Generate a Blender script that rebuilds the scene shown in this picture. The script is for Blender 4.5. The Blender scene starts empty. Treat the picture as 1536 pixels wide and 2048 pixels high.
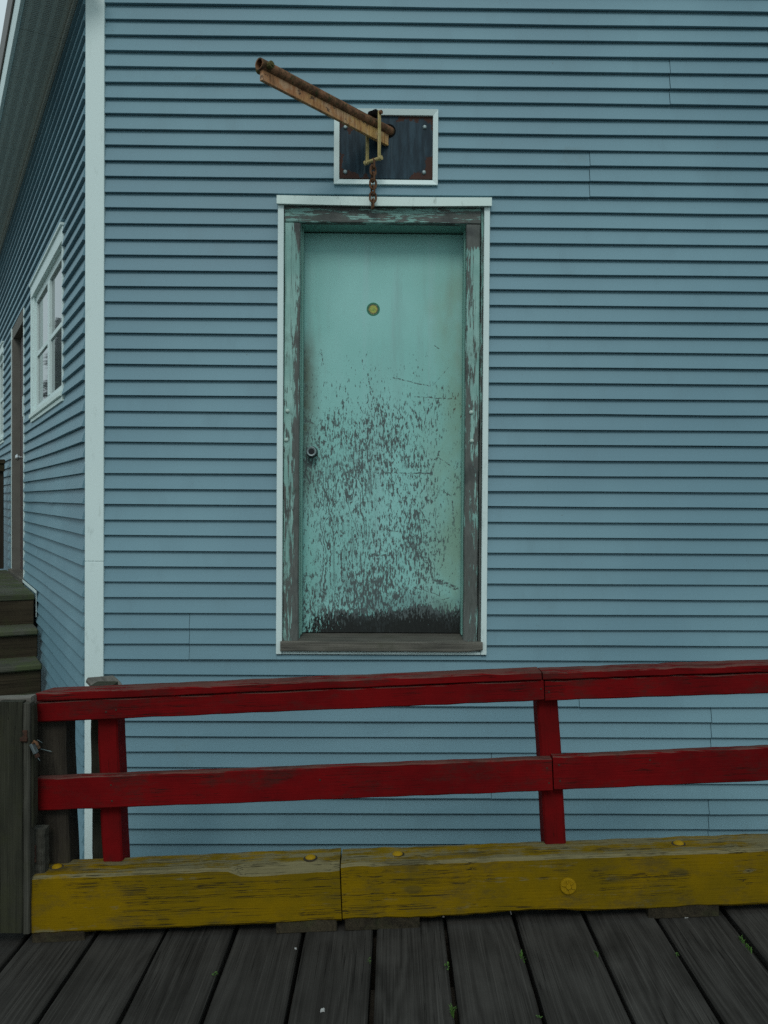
import bpy, bmesh, math, random
from mathutils import Vector, Matrix, noise as mnoise

R = math.radians
rnd = random.Random(11)
scene = bpy.context.scene
col = scene.collection

# ------------------------------------------------------------------ camera
FPX = 1700.0                      # focal length in pixels of the 1536 x 2048 photograph
EYE = Vector((0, 0, 1.57))
PITCH, ROLL = 0.0140, 0.0062
fwd = Vector((0, math.cos(PITCH), -math.sin(PITCH)))
up0 = Vector((0, math.sin(PITCH), math.cos(PITCH)))
rt0 = Vector((1, 0, 0))
rt = (rt0 * math.cos(ROLL) + up0 * math.sin(ROLL)).normalized()
upv = (up0 * math.cos(ROLL) - rt0 * math.sin(ROLL)).normalized()
cam_d = bpy.data.cameras.new('camera')
cam = bpy.data.objects.new('camera', cam_d)
col.objects.link(cam)
cam_d.sensor_fit = 'VERTICAL'
cam_d.sensor_height = 36.0
cam_d.lens = 36.0 * FPX / 2048.0
cam_d.clip_start, cam_d.clip_end = 0.05, 1500
cam.matrix_world = Matrix(((rt.x, upv.x, -fwd.x, EYE.x), (rt.y, upv.y, -fwd.y, EYE.y),
                           (rt.z, upv.z, -fwd.z, EYE.z), (0, 0, 0, 1)))
scene.camera = cam

# ------------------------------------------------------------------ sky and sun
SUN_EL, SUN_AZ = R(44), R(184)     # veiled sun behind the camera, veiled by cloud
world = bpy.data.worlds.new('World')
scene.world = world
world.use_nodes = True
wn = world.node_tree
wn.nodes.clear()
w_out = wn.nodes.new('ShaderNodeOutputWorld')
w_bg = wn.nodes.new('ShaderNodeBackground')
w_sky = wn.nodes.new('ShaderNodeTexSky')
w_sky.sky_type = 'NISHITA'
w_sky.sun_disc = False
w_sky.sun_elevation = SUN_EL
w_sky.sun_rotation = SUN_AZ
w_sky.air_density, w_sky.dust_density, w_sky.ozone_density = 1.0, 3.0, 1.0
w_tc = wn.nodes.new('ShaderNodeTexCoord')
w_no = wn.nodes.new('ShaderNodeTexNoise')
w_no.inputs['Scale'].default_value = 2.2
w_no.inputs['Detail'].default_value = 6
w_rp = wn.nodes.new('ShaderNodeValToRGB')
w_rp.color_ramp.elements[0].position, w_rp.color_ramp.elements[0].color = 0.3, (6.9, 8.5, 8.9, 1)
w_rp.color_ramp.elements[1].position, w_rp.color_ramp.elements[1].color = 0.7, (7.5, 9.0, 9.4, 1)
w_mx = wn.nodes.new('ShaderNodeMix')
w_mx.data_type = 'RGBA'
w_mx.inputs[0].default_value = 0.92            # nearly closed cloud cover over the clear sky
wn.links.new(w_tc.outputs['Generated'], w_no.inputs['Vector'])
wn.links.new(w_no.outputs['Fac'], w_rp.inputs['Fac'])
wn.links.new(w_sky.outputs['Color'], w_mx.inputs[6])
wn.links.new(w_rp.outputs['Color'], w_mx.inputs[7])
wn.links.new(w_mx.outputs[2], w_bg.inputs['Color'])
w_bg.inputs['Strength'].default_value = 0.080
wn.links.new(w_bg.outputs['Background'], w_out.inputs['Surface'])

sun_d = bpy.data.lights.new('sun', 'SUN')
sun_d.energy = 1.05
sun_d.angle = R(20)
sun_d.color = (1.0, 0.97, 0.92)
sun = bpy.data.objects.new('sun', sun_d)
col.objects.link(sun)
sdir = Vector((math.sin(SUN_AZ) * math.cos(SUN_EL), math.cos(SUN_AZ) * math.cos(SUN_EL), math.sin(SUN_EL)))
sun.location = sdir * 30
sun.rotation_euler = sdir.to_track_quat('Z', 'Y').to_euler()

scene.view_settings.view_transform = 'Standard'
scene.view_settings.look = 'None'
scene.view_settings.exposure = 0.0
scene.view_settings.gamma = 1.0
scene.view_settings.use_curve_mapping = False
scene.render.engine = 'CYCLES'
scene.cycles.max_bounces = 6
scene.cycles.use_denoising = False     # keeps the fine grain of wood and paint

# ------------------------------------------------------------------ measuring helpers
def ray(px, py):
    return (fwd + rt * ((px - 768.0) / FPX) - upv * ((py - 1024.0) / FPX))

def P(px, py, Y):                  # the point seen at a pixel on the vertical plane at depth Y
    d = ray(px, py)
    return EYE + d * ((Y - EYE.y) / d.y)

WALL_D, WALL_A = 4.41, 0.013
wx = Vector((math.cos(WALL_A), math.sin(WALL_A), 0))
wy = Vector((-math.sin(WALL_A), math.cos(WALL_A), 0))
def frame(o, x, y):
    z = x.cross(y)
    return Matrix(((x.x, y.x, z.x, o.x), (x.y, y.y, z.y, o.y), (x.z, y.z, z.z, o.z), (0, 0, 0, 1)))
WF = frame(Vector((0, WALL_D, 0)), wx, wy)       # front wall: u right, d into the building, z up
def plane_uv(M, px, py, d):
    Mi = M.inverted()
    o = Mi @ EYE
    r = Mi.to_3x3() @ ray(px, py)
    t = (d - o.y) / r.y
    q = o + r * t
    return q.x, q.z
def F(px, py, d=0.0): return plane_uv(WF, px, py, d)
CU = F(173.5, 900)[0]                             # the building's corner
corner = WF @ Vector((CU, 0, 0))
LA = math.atan(918.0 / FPX)                       # the side wall runs back at this angle
lx = Vector((math.sin(LA), -math.cos(LA), 0))
ly = Vector((math.cos(LA), math.sin(LA), 0))
WL = frame(corner, lx, ly)                        # side wall: u is negative going back
def L(px, py, d=0.0): return plane_uv(WL, px, py, d)

# ------------------------------------------------------------------ object helpers
WM = {}
def put(o, M, parent=None):
    WM[o] = M
    if parent is not None:
        o.parent = parent
        o.matrix_basis = WM[parent].inverted() @ M
    else:
        o.matrix_basis = M
def thing(name, label, cat, M=None, group=None, kind=None):
    o = bpy.data.objects.new(name, None)
    o.empty_display_size = 0.1
    col.objects.link(o)
    put(o, M if M is not None else Matrix.Identity(4))
    tag(o, label, cat, group, kind)
    return o
def tag(o, label=None, cat=None, group=None, kind=None):
    if label: o['label'] = label
    if cat: o['category'] = cat
    if group: o['group'] = group
    if kind: o['kind'] = kind
    return o
def link(name, bm, m, parent=None, M=None, smooth=False):
    me = bpy.data.meshes.new(name)
    bmesh.ops.recalc_face_normals(bm, faces=bm.faces)
    if smooth:
        for f in bm.faces: f.smooth = True
    bm.to_mesh(me)
    bm.free()
    if smooth:
        try: me.set_sharp_from_angle(angle=R(38))
        except Exception: pass
    me.materials.append(m)
    o = bpy.data.objects.new(name, me)
    col.objects.link(o)
    put(o, M if M is not None else Matrix.Identity(4), parent)
    return o
def box(bm, x0, x1, y0, y1, z0, z1):
    v = [bm.verts.new(c) for c in ((x0,y0,z0),(x1,y0,z0),(x1,y1,z0),(x0,y1,z0),(x0,y0,z1),(x1,y0,z1),(x1,y1,z1),(x0,y1,z1))]
    for f in ((0,3,2,1),(4,5,6,7),(0,1,5,4),(1,2,6,5),(2,3,7,6),(3,0,4,7)):
        bm.faces.new([v[i] for i in f])
    return v
def bevel(bm, w):
    bmesh.ops.bevel(bm, geom=list(bm.edges), offset=w, segments=1, affect='EDGES', profile=0.6)
def slab(name, m, parent, M, x0, x1, y0, y1, z0, z1, bev=0.0):
    bm = bmesh.new()
    box(bm, min(x0,x1), max(x0,x1), min(y0,y1), max(y0,y1), min(z0,z1), max(z0,z1))
    if bev: bevel(bm, bev)
    return link(name, bm, m, parent, M)
def beam_bm(length, w, h, seg=8, jit=0.002, ch=0.004, seed=0, shape=None, x0=0.0):
    """a sawn timber along local x, section w (y) by h (z), with softened worn edges"""
    r = random.Random(seed)
    bm = bmesh.new()
    sec = [(-w/2+ch,-h/2),(w/2-ch,-h/2),(w/2,-h/2+ch),(w/2,h/2-ch),(w/2-ch,h/2),(-w/2+ch,h/2),(-w/2,h/2-ch),(-w/2,-h/2+ch)]
    rings = []
    for i in range(seg + 1):
        t = i / seg
        oy, oz = r.uniform(-jit, jit), r.uniform(-jit, jit)
        ring = []
        for k, (y, z) in enumerate(sec):
            p = Vector((x0 + t * length + (0 if i in (0, seg) else r.uniform(-.1, .1) * length / seg),
                        y + oy + r.uniform(-jit, jit) * .6, z + oz + r.uniform(-jit, jit) * .6))
            if shape: p = shape(p, k, t)
            ring.append(bm.verts.new(p))
        rings.append(ring)
    for a, b in zip(rings, rings[1:]):
        for k in range(8):
            bm.faces.new((a[k], a[(k+1) % 8], b[(k+1) % 8], b[k]))
    bm.faces.new(rings[0][::-1]); bm.faces.new(rings[-1])
    return bm
def axes(p0, p1, up=Vector((0, 0, 1))):
    x = (p1 - p0).normalized()
    y = up.cross(x).normalized()
    return frame(p0, x, y)
def beam(name, m, parent, p0, p1, w, h, up=Vector((0,0,1)), **k):
    M = axes(p0, p1, up)
    return link(name, beam_bm((p1 - p0).length, w, h, **k), m, parent, M)
def lathe(bm, prof, n=20, axis='y', cx=0, cy=0, cz=0):
    """revolve (radius, along) pairs about a local axis"""
    rings = []
    for r_, a in prof:
        ring = []
        for i in range(n):
            t = 2 * math.pi * i / n
            c, s = r_ * math.cos(t), r_ * math.sin(t)
            p = (cx + c, cy + a, cz + s) if axis == 'y' else ((cx + c, cy + s, cz + a) if axis == 'z' else (cx + a, cy + c, cz + s))
            ring.append(bm.verts.new(p))
        rings.append(ring)
    for a, b in zip(rings, rings[1:]):
        for i in range(n):
            bm.faces.new((a[i], a[(i+1) % n], b[(i+1) % n], b[i]))
    for ring in (rings[0], rings[-1]):
        if (ring[0].co - ring[n//2].co).length > 1e-6: bm.faces.new(ring)
    return bm
def tube(bm, pts, r, n=8, closed=False):
    rings = []
    m_ = len(pts)
    for i, p in enumerate(pts):
        a = pts[(i-1) % m_] if (closed or i > 0) else p
        b = pts[(i+1) % m_] if (closed or i < m_-1) else p
        d = (b - a).normalized()
        s = d.cross(Vector((0.31, 0.22, 0.93)))
        if s.length < 1e-3: s = d.cross(Vector((1, 0, 0)))
        s.normalize(); q = d.cross(s)
        rings.append([bm.verts.new(p + (s * math.cos(2*math.pi*k/n) + q * math.sin(2*math.pi*k/n)) * r) for k in range(n)])
    pairs = list(zip(rings, rings[1:] + rings[:1])) if closed else list(zip(rings, rings[1:]))
    for a, b in pairs:
        # match the closest vertex so that closing the loop does not twist
        off = min(range(n), key=lambda o: (a[0].co - b[o].co).length)
        for k in range(n):
            bm.faces.new((a[k], a[(k+1) % n], b[(k+1+off) % n], b[(k+off) % n]))
    if not closed:
        bm.faces.new(rings[0]); bm.faces.new(rings[-1])

# ------------------------------------------------------------------ materials
class NT:
    def __init__(s, name, rough=0.7, spec=0.3, metal=0.0):
        s.m = bpy.data.materials.new(name); s.m.use_nodes = True
        s.t = s.m.node_tree
        s.b = s.t.nodes['Principled BSDF']
        s.b.inputs['Roughness'].default_value = rough
        s.b.inputs['Specular IOR Level'].default_value = spec
        s.b.inputs['Metallic'].default_value = metal
        s._tc = None
    def n(s, kind): return s.t.nodes.new(kind)
    def l(s, a, b): s.t.links.new(a, b)
    def val(s, sock, v):
        if hasattr(v, 'is_output'): s.l(v, sock)
        else: sock.default_value = v
    def obj(s):
        if s._tc is None: s._tc = s.n('ShaderNodeTexCoord')
        return s._tc.outputs['Object']
    def rand(s): return s.n('ShaderNodeObjectInfo').outputs['Random']
    def shift(s, vec, amt=37.0):
        """a different patch of texture for every object"""
        a = s.n('ShaderNodeVectorMath'); a.operation = 'MULTIPLY_ADD'
        c = s.n('ShaderNodeCombineXYZ'); r = s.rand()
        for i in range(3): s.l(r, c.inputs[i])
        s.l(c.outputs[0], a.inputs[0]); a.inputs[1].default_value = (amt, amt*.7, amt*1.3); s.l(vec, a.inputs[2])
        return a.outputs[0]
    def map(s, vec, scale=(1,1,1), loc=(0,0,0)):
        a = s.n('ShaderNodeMapping'); s.l(vec, a.inputs['Vector'])
        a.inputs['Scale'].default_value = scale; a.inputs['Location'].default_value = loc
        return a.outputs[0]
    def noise(s, vec, scale=5, detail=4, rough=.55, dist=0.0, out='Fac'):
        a = s.n('ShaderNodeTexNoise'); s.l(vec, a.inputs['Vector'])
        a.inputs['Scale'].default_value = scale; a.inputs['Detail'].default_value = detail
        a.inputs['Roughness'].default_value = rough; a.inputs['Distortion'].default_value = dist
        return a.outputs[out]
    def math(s, op, a, b=0.0, c=0.0, clamp=False):
        q = s.n('ShaderNodeMath'); q.operation = op; q.use_clamp = clamp
        s.val(q.inputs[0], a); s.val(q.inputs[1], b); s.val(q.inputs[2], c)
        return q.outputs[0]
    def ss(s, x, lo, hi, a=0.0, b=1.0):
        q = s.n('ShaderNodeMapRange'); q.interpolation_type = 'SMOOTHSTEP'
        s.val(q.inputs['Value'], x)
        q.inputs['From Min'].default_value = lo; q.inputs['From Max'].default_value = hi
        q.inputs['To Min'].default_value = a; q.inputs['To Max'].default_value = b
        return q.outputs[0]
    def mix(s, f, a, b, mode='MIX'):
        q = s.n('ShaderNodeMix'); q.data_type = 'RGBA'; q.blend_type = mode
        s.val(q.inputs[0], f)
        for k, v in ((6, a), (7, b)):
            if hasattr(v, 'is_output'): s.l(v, q.inputs[k])
            else: q.inputs[k].default_value = (*v, 1)
        return q.outputs[2]
    def ramp(s, f, stops):
        q = s.n('ShaderNodeValToRGB'); s.l(f, q.inputs['Fac'])
        e = q.color_ramp.elements
        while len(e) < len(stops): e.new(0.5)
        for i, (p, c) in enumerate(stops):
            e[i].position = p; e[i].color = (*c, 1) if len(c) == 3 else c
        return q.outputs['Color']
    def sep(s, vec):
        q = s.n('ShaderNodeSeparateXYZ'); s.l(vec, q.inputs[0]); return q.outputs
    def comb(s, x, y, z):
        q = s.n('ShaderNodeCombineXYZ')
        for i, v in enumerate((x, y, z)): s.val(q.inputs[i], v)
        return q.outputs[0]
    def nz(s):
        return s.sep(s.n('ShaderNodeNewGeometry').outputs['Normal'])[2]
    def bump(s, h, strength=.3, dist=.01):
        q = s.n('ShaderNodeBump'); s.l(h, q.inputs['Height'])
        q.inputs['Strength'].default_value = strength; q.inputs['Distance'].default_value = dist
        s.l(q.outputs[0], s.b.inputs['Normal'])
    def done(s, c, rough=None):
        if hasattr(c, 'is_output'): s.l(c, s.b.inputs['Base Color'])
        else: s.b.inputs['Base Color'].default_value = (*c, 1)
        if rough is not None: s.val(s.b.inputs['Roughness'], rough)
        return s.m
    def line(s, x, z, x0, z0, x1, z1, w):
        """1 on a scratch between two points, fading to 0 at half width w"""
        dx, dz = x1-x0, z1-z0; q = dx*dx+dz*dz
        ax = s.math('SUBTRACT', x, x0); az = s.math('SUBTRACT', z, z0)
        t = s.math('MULTIPLY_ADD', ax, dx/q, s.math('MULTIPLY', az, dz/q), clamp=True)
        ex = s.math('MULTIPLY_ADD', t, -dx, ax); ez = s.math('MULTIPLY_ADD', t, -dz, az)
        d = s.math('SQRT', s.math('MULTIPLY_ADD', ex, ex, s.math('MULTIPLY', ez, ez)))
        return s.ss(d, w*.5, w, 1.0, 0.0)

def siding_mat():
    k = NT('siding_paint', .55, .35)
    v = k.obj()
    big = k.noise(v, .9, 3, .5)
    st = k.noise(k.shift(k.map(v, (6, 6, 1.2))), 1.0, 4, .6)
    grain = k.noise(k.shift(k.map(v, (3, 3, 90))), 1.0, 3, .6)
    c = k.mix(k.ss(big, .35, .68), (.118, .232, .285), (.156, .288, .342))
    c = k.mix(k.math('MULTIPLY', k.ss(st, .5, .8), .42), c, (.110, .205, .245))
    hr = k.rand()
    c = k.mix(k.math('MULTIPLY', hr, .16), c, (.115, .225, .29))
    # mould and dirt collected in blotches
    md = k.noise(v, 2.6, 8, .68)
    c = k.mix(k.math('MULTIPLY', k.ss(md, .60, .76), .30), c, (.10, .15, .14))
    sp = k.noise(v, 46, 3, .6)
    c = k.mix(k.math('MULTIPLY', k.ss(sp, .71, .77), .5), c, (.09, .12, .12))
    k.bump(grain, .10, .003)
    return k.done(c, k.ss(big, .3, .7, .5, .62))
def trim_mat(name, c0, c1, dirt):
    k = NT(name, .5, .35)
    v = k.obj()
    n1 = k.noise(v, 3.0, 4, .6)
    c = k.mix(n1, c0, c1)
    d = k.noise(k.map(v, (14, 14, 5)), 1.6, 8, .72)
    c = k.mix(k.math('MULTIPLY', k.ss(d, .56, .74), dirt), c, (.10, .13, .10))
    k.bump(k.noise(v, 120, 3, .6), .06, .002)
    return k.done(c)
def wood_mat(name, dark, light, grain_axis='x', moss=None, moss_amt=0.0, rough=.85, fine=1.0, bumpk=.5, spec=.2):
    """bare weathered timber with grain along the local axis, rings, cracks and optional moss"""
    k = NT(name, rough, spec)
    o = k.shift(k.obj())
    sc = {'x': (.75, 15, 15), 'y': (15, .75, 15), 'z': (15, 15, .75)}[grain_axis]
    g = k.map(o, tuple(q * fine for q in sc))
    warp = k.noise(k.map(o, {'x': (.9, 9, 9), 'y': (9, .9, 9), 'z': (9, 9, .9)}[grain_axis]), .55, 2, .4)
    rings = k.math('FRACT', k.math('MULTIPLY_ADD', k.noise(o, 11, 3, .6), .35, k.math('MULTIPLY', warp, 15.0)))
    rings = k.math('ABSOLUTE', k.math('MULTIPLY_ADD', rings, 2.0, -1.0))
    fib = k.noise(k.map(g, {'x': (1, 5, 5), 'y': (5, 1, 5), 'z': (5, 5, 1)}[grain_axis]), 2.2, 5, .7)
    big = k.noise(o, 3.2, 4, .6)
    h = k.math('MULTIPLY_ADD', rings, .25, k.math('MULTIPLY', fib, .95))
    h2 = k.math('MULTIPLY_ADD', big, .5, k.math('MULTIPLY', h, .62))
    fine2 = k.noise(k.map(g, {'x': (.8, 9, 9), 'y': (9, .8, 9), 'z': (9, 9, .8)}[grain_axis]), 2.0, 3, .6)
    c = k.mix(k.ss(h2, .35, .95), dark, light)
    c = k.mix(k.math('MULTIPLY', k.ss(fine2, .56, .66), .40), c, tuple(min(1, q * 1.5) for q in light))
    crack = k.noise(k.map(g, {'x': (.5, 3, 3), 'y': (3, .5, 3), 'z': (3, 3, .5)}[grain_axis]), 1.5, 2, .5)
    ck = k.ss(k.math('ABSOLUTE', k.math('SUBTRACT', crack, .5)), .0, .012, 1.0, 0.0)
    ck = k.math('MULTIPLY', ck, k.ss(k.noise(o, 2.0, 2), .45, .6))
    c = k.mix(k.math('MULTIPLY', ck, .9), c, tuple(q * .25 for q in dark))
    if moss:
        mm = k.noise(o, 5.5, 7, .68)
        c = k.mix(k.math('MULTIPLY', k.ss(mm, .62 - .3 * moss_amt, .80 - .25 * moss_amt), moss_amt), c, moss)
    rr = k.rand()
    c = k.mix(k.math('MULTIPLY', rr, .35), c, tuple(q * .55 for q in dark))
    c = k.mix(k.math('MULTIPLY', k.math('FRACT', k.math('MULTIPLY', rr, 7.3)), .28), c, tuple(q * .85 for q in light))
    k.bump(k.math('SUBTRACT', h, k.math('MULTIPLY', ck, .8)), bumpk, .004)
    return k.done(c)
def paint_wood(name, paint, paint2, wood, wear, top_wear, stain, grain_axis='x', spec=.06, arris=.10, stain_lo=.52, knots=False):
    """paint on rough timber: worn through along the grain, more on faces that look up"""
    k = NT(name, .8, spec)
    raw = k.obj(); o = k.shift(raw)
    sc = {'x': (1.2, 15, 15), 'z': (15, 15, 1.2)}[grain_axis]
    g = k.map(o, sc)
    fib = k.noise(g, 2.4, 6, .68)
    fine = k.noise(k.map(g, {'x': (1.2, 4, 4), 'z': (4, 4, 1.2)}[grain_axis]), 3.0, 4, .7)
    big = k.noise(o, 4.0, 5, .6)
    blot = k.noise(o, 9.0, 6, .7)
    c = k.mix(k.ss(big, .34, .68), paint, paint2)
    wd = k.mix(fine, tuple(q * .45 for q in wood), wood)
    up_ = k.ss(k.nz(), .5, .9)
    s1 = k.math('MULTIPLY_ADD', fib, .62, k.math('MULTIPLY', blot, .38))
    nzv = k.nz()
    ar = k.math('MULTIPLY', k.ss(nzv, .30, .5), k.ss(nzv, .95, .8))
    s1 = k.math('ADD', s1, k.math('MULTIPLY', up_, top_wear))
    s1 = k.math('ADD', s1, k.math('MULTIPLY', ar, arris))
    m1 = k.ss(s1, .72 - wear, .80 - wear * .9)
    c = k.mix(k.math('MULTIPLY', m1, .88), c, wd)
    # fine checks along the grain
    ck = k.noise(k.map(g, {'x': (.6, 3.4, 3.4), 'z': (3.4, 3.4, .6)}[grain_axis]), 1.7, 3, .5)
    ck = k.ss(k.math('ABSOLUTE', k.math('SUBTRACT', ck, .47)), .002, .018 if not knots else .030, 1.0, 0.0)
    ck = k.math('MULTIPLY', ck, k.ss(k.noise(o, 5.0, 3), .46 if not knots else .40, .60 if not knots else .52))
    c = k.mix(k.math('MULTIPLY', ck, .9), c, tuple(q * .09 for q in wood))
    stn = k.ss(k.noise(k.map(o, (1.0, 2.6, 2.6)), 4.2, 9, .78), stain_lo, stain_lo + .22)
    c = k.mix(k.math('MULTIPLY', stn, stain), c, tuple(q * .22 for q in wood))
    if knots:
        vo = k.n('ShaderNodeTexVoronoi'); k.l(k.map(o, (3.2, 7.5, 7.5)), vo.inputs['Vector']); vo.inputs['Scale'].default_value = 1.0
        kn = k.math('MULTIPLY', k.ss(vo.outputs['Distance'], .15, .09), k.ss(k.sep(vo.outputs['Color'])[0], .55, .6))
        c = k.mix(k.math('MULTIPLY', kn, .42), c, (.035, .036, .022))
    k.bump(k.math('SUBTRACT', k.math('MULTIPLY_ADD', m1, -.35, fine), ck), .38, .004)
    return k.done(c, k.ss(m1, 0, 1, .75, .95))
def plain(name, c, rough=.6, spec=.3, metal=0.0, var=.25, sc=12.0, bumpk=.1):
    k = NT(name, rough, spec, metal)
    v = k.obj()
    n1 = k.noise(v, sc, 5, .65)
    cc = k.mix(n1, tuple(q * (1 - var) for q in c), tuple(min(1, q * (1 + var)) for q in c))
    k.bump(k.noise(v, sc * 6, 3, .6), bumpk, .002)
    return k.done(cc)
def rust_mat(name, a, b, c_, thr=.5, rough=.85):
    k = NT(name, rough, .25)
    v = k.obj()
    n1 = k.noise(v, 22, 7, .7); n2 = k.noise(v, 60, 5, .7)
    c = k.mix(k.ss(n1, .35, .62), a, b)
    c = k.mix(k.ss(n2, thr, thr + .16), c, c_)
    k.bump(n2, .5, .003)
    return k.done(c)

M = {}
M['siding'] = siding_mat()
M['trim'] = trim_mat('white_trim_paint', (.57, .71, .705), (.62, .76, .75), .22)
M['trim_dirty'] = trim_mat('dirty_white_trim_paint', (.55, .70, .66), (.62, .76, .73), .75)
M['deck'] = wood_mat('dark_wet_planks', (.0155, .0147, .0133), (.060, .058, .053), 'y', rough=.9, bumpk=.6, spec=.05)
M['greywood'] = wood_mat('grey_weathered_wood', (.05, .048, .042), (.20, .195, .17), 'x')
M['sillwood'] = wood_mat('grey_sill_wood', (.045, .045, .04), (.17, .165, .14), 'x', moss=(.05, .06, .035), moss_amt=.4)
M['gatewood'] = wood_mat('mossy_gate_boards', (.018, .021, .014), (.058, .064, .042), 'z', moss=(.035, .045, .016), moss_amt=.55)
M['postwood'] = wood_mat('brown_post_wood', (.016, .013, .010), (.055, .048, .036), 'z', moss=(.04, .035, .012), moss_amt=.3)
M['postwood_x'] = wood_mat('brown_timber_post_wood', (.016, .013, .010), (.055, .048, .036), 'x', moss=(.04, .035, .012), moss_amt=.3)
M['gatewood_x'] = wood_mat('mossy_gate_wood', (.012, .013, .009), (.046, .047, .031), 'x', moss=(.034, .038, .013), moss_amt=.5)
M['stepwood'] = wood_mat('mossy_step_wood', (.013, .011, .007), (.062, .050, .030), 'y', moss=(.04, .055, .018), moss_amt=.45)
M['treadwood'] = wood_mat('mossy_tread_wood', (.03, .034, .024), (.12, .125, .10), 'y', moss=(.055, .085, .022), moss_amt=.75)
M['red'] = paint_wood('red_paint_on_timber', (.150, .0035, .0045), (.098, .003, .004), (.15, .075, .062), .035, .27, .72, 'x', .06, .10, .475)
M['redpost'] = paint_wood('red_paint_on_post', (.145, .0035, .0045), (.095, .004, .0045), (.08, .045, .032), .02, .1, .45, 'x')
M['yellow'] = paint_wood('yellow_paint_on_timber', (.190, .118, .0015), (.130, .088, .003), (.200, .185, .105), .150, .13, .60, 'x', .06, .16, .47, True)
M['yellow_bolt'] = plain('yellow_painted_steel', (.25, .155, .003), .6, .15, 0, .3, 40)
M['jamb'] = plain('green_jamb_paint', (.19, .375, .33), .55, .3, 0, .18, 8)
M['casing_bolt'] = plain('pale_green_painted_steel', (.36, .50, .45), .5, .3, 0, .2, 60)
M['black_metal'] = plain('dark_knob_metal', (.02, .022, .024), .25, .5, .7, .2, 30)
M['chrome'] = plain('brushed_steel', (.6, .62, .62), .22, .5, 1.0, .1, 30)
M['zinc'] = plain('grey_bolt_steel', (.22, .29, .30), .45, .4, .3, .25, 60)
M['rust'] = rust_mat('brown_rust', (.075, .036, .020), (.15, .075, .036), (.045, .03, .018))
M['lock'] = plain('grey_lock_steel', (.10, .125, .13), .5, .3, .3, .25, 60)
M['rust_dark'] = rust_mat('dark_rust', (.030, .014, .010), (.055, .026, .016), (.018, .014, .011))
M['pipe'] = rust_mat('rusty_mossy_pipe', (.060, .030, .016), (.20, .098, .050), (.040, .042, .014), .49)
M['nut'] = rust_mat('mossy_nut', (.06, .065, .02), (.11, .085, .03), (.03, .035, .012))
M['hanger'] = rust_mat('yellowed_hanger_steel', (.30, .25, .10), (.42, .35, .17), (.14, .09, .04), .60)
M['void'] = plain('dark_hole', (.004, .004, .004), .9, .1)
M['browndoor'] = plain('dark_brown_door_paint', (.085, .062, .062), .45, .35, 0, .25, 5)
M['brownframe'] = plain('weathered_brown_frame', (.13, .13, .115), .8, .2, 0, .3, 9)
M['soffit'] = plain('vented_soffit_vinyl', (.18, .215, .195), .6, .3, 0, .12, 9)
M['gutter'] = plain('brown_gutter_metal', (.085, .075, .062), .5, .4, 0, .2, 9)
M['roof'] = plain('asphalt_shingle', (.06, .06, .058), .95, .1, 0, .3, 30)
M['ground'] = plain('damp_gravel', (.15, .147, .135), .95, .1, 0, .5, 14, .6)
M['concrete'] = plain('grey_concrete', (.20, .20, .19), .9, .15, 0, .25, 9, .3)
M['curtain'] = plain('pale_room_blind', (.42, .48, .48), .9, .1, 0, .1, 6)
M['weed'] = plain('weed_green', (.045, .105, .018), .6, .3, 0, .35, 40)
M['needles'] = plain('conifer_green', (.018, .034, .016), .8, .2, 0, .4, 3)
M['bark'] = plain('conifer_bark', (.05, .038, .028), .9, .1, 0, .3, 12)
M['dropping'] = plain('bird_dropping_white', (.34, .35, .34), .8, .2, 0, .12, 60)

# glass: thin reflective pane over a dim room
k = NT('window_glass', .03, .5)
k.b.inputs['IOR'].default_value = 1.9
k.b.inputs['Transmission Weight'].default_value = 0.0
M['glass'] = k.done((.10, .125, .13))

# steel plate behind the hoist: blue black paint, rust showing at the edges
k = NT('blue_black_plate_paint', .5, .15)
v = k.obj()
PU0, PZ1 = F(678, 228, 0.0); PU1, PZ0 = F(866, 358, 0.0)
xs = k.sep(v)
ex = k.math('ABSOLUTE', k.math('MULTIPLY_ADD', xs[0], 2/(PU1-PU0), -(PU1+PU0)/(PU1-PU0)))
ez = k.math('ABSOLUTE', k.math('MULTIPLY_ADD', xs[2], 2/(PZ1-PZ0), -(PZ1+PZ0)/(PZ1-PZ0)))
edge = k.math('MAXIMUM', ex, ez)
n1 = k.noise(k.map(v, (8, 8, 6)), 1.0, 7, .66)
n2 = k.noise(k.map(v, (38, 38, 5)), 1.0, 5, .65)
corner_b = k.math('MULTIPLY', ex, ez)
rm = k.ss(k.math('MULTIPLY_ADD', corner_b, .30, k.math('MULTIPLY_ADD', edge, .20, n1)), .80, .825)
base = k.mix(k.ss(n2, .38, .72), (.006, .020, .031), (.024, .056, .078))
drip = k.ss(k.noise(k.map(v, (60, 60, 3)), 1.0, 4, .6), .62, .72)
base = k.mix(k.math('MULTIPLY', drip, .45), base, (.09, .13, .145))
base = k.mix(rm, base, k.mix(n2, (.045, .026, .022), (.075, .040, .032)))
k.bump(k.math('MULTIPLY_ADD', rm, -.6, n2), .3, .003)
M['plate'] = k.done(base, k.ss(rm, 0, 1, .4, .85))

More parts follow.
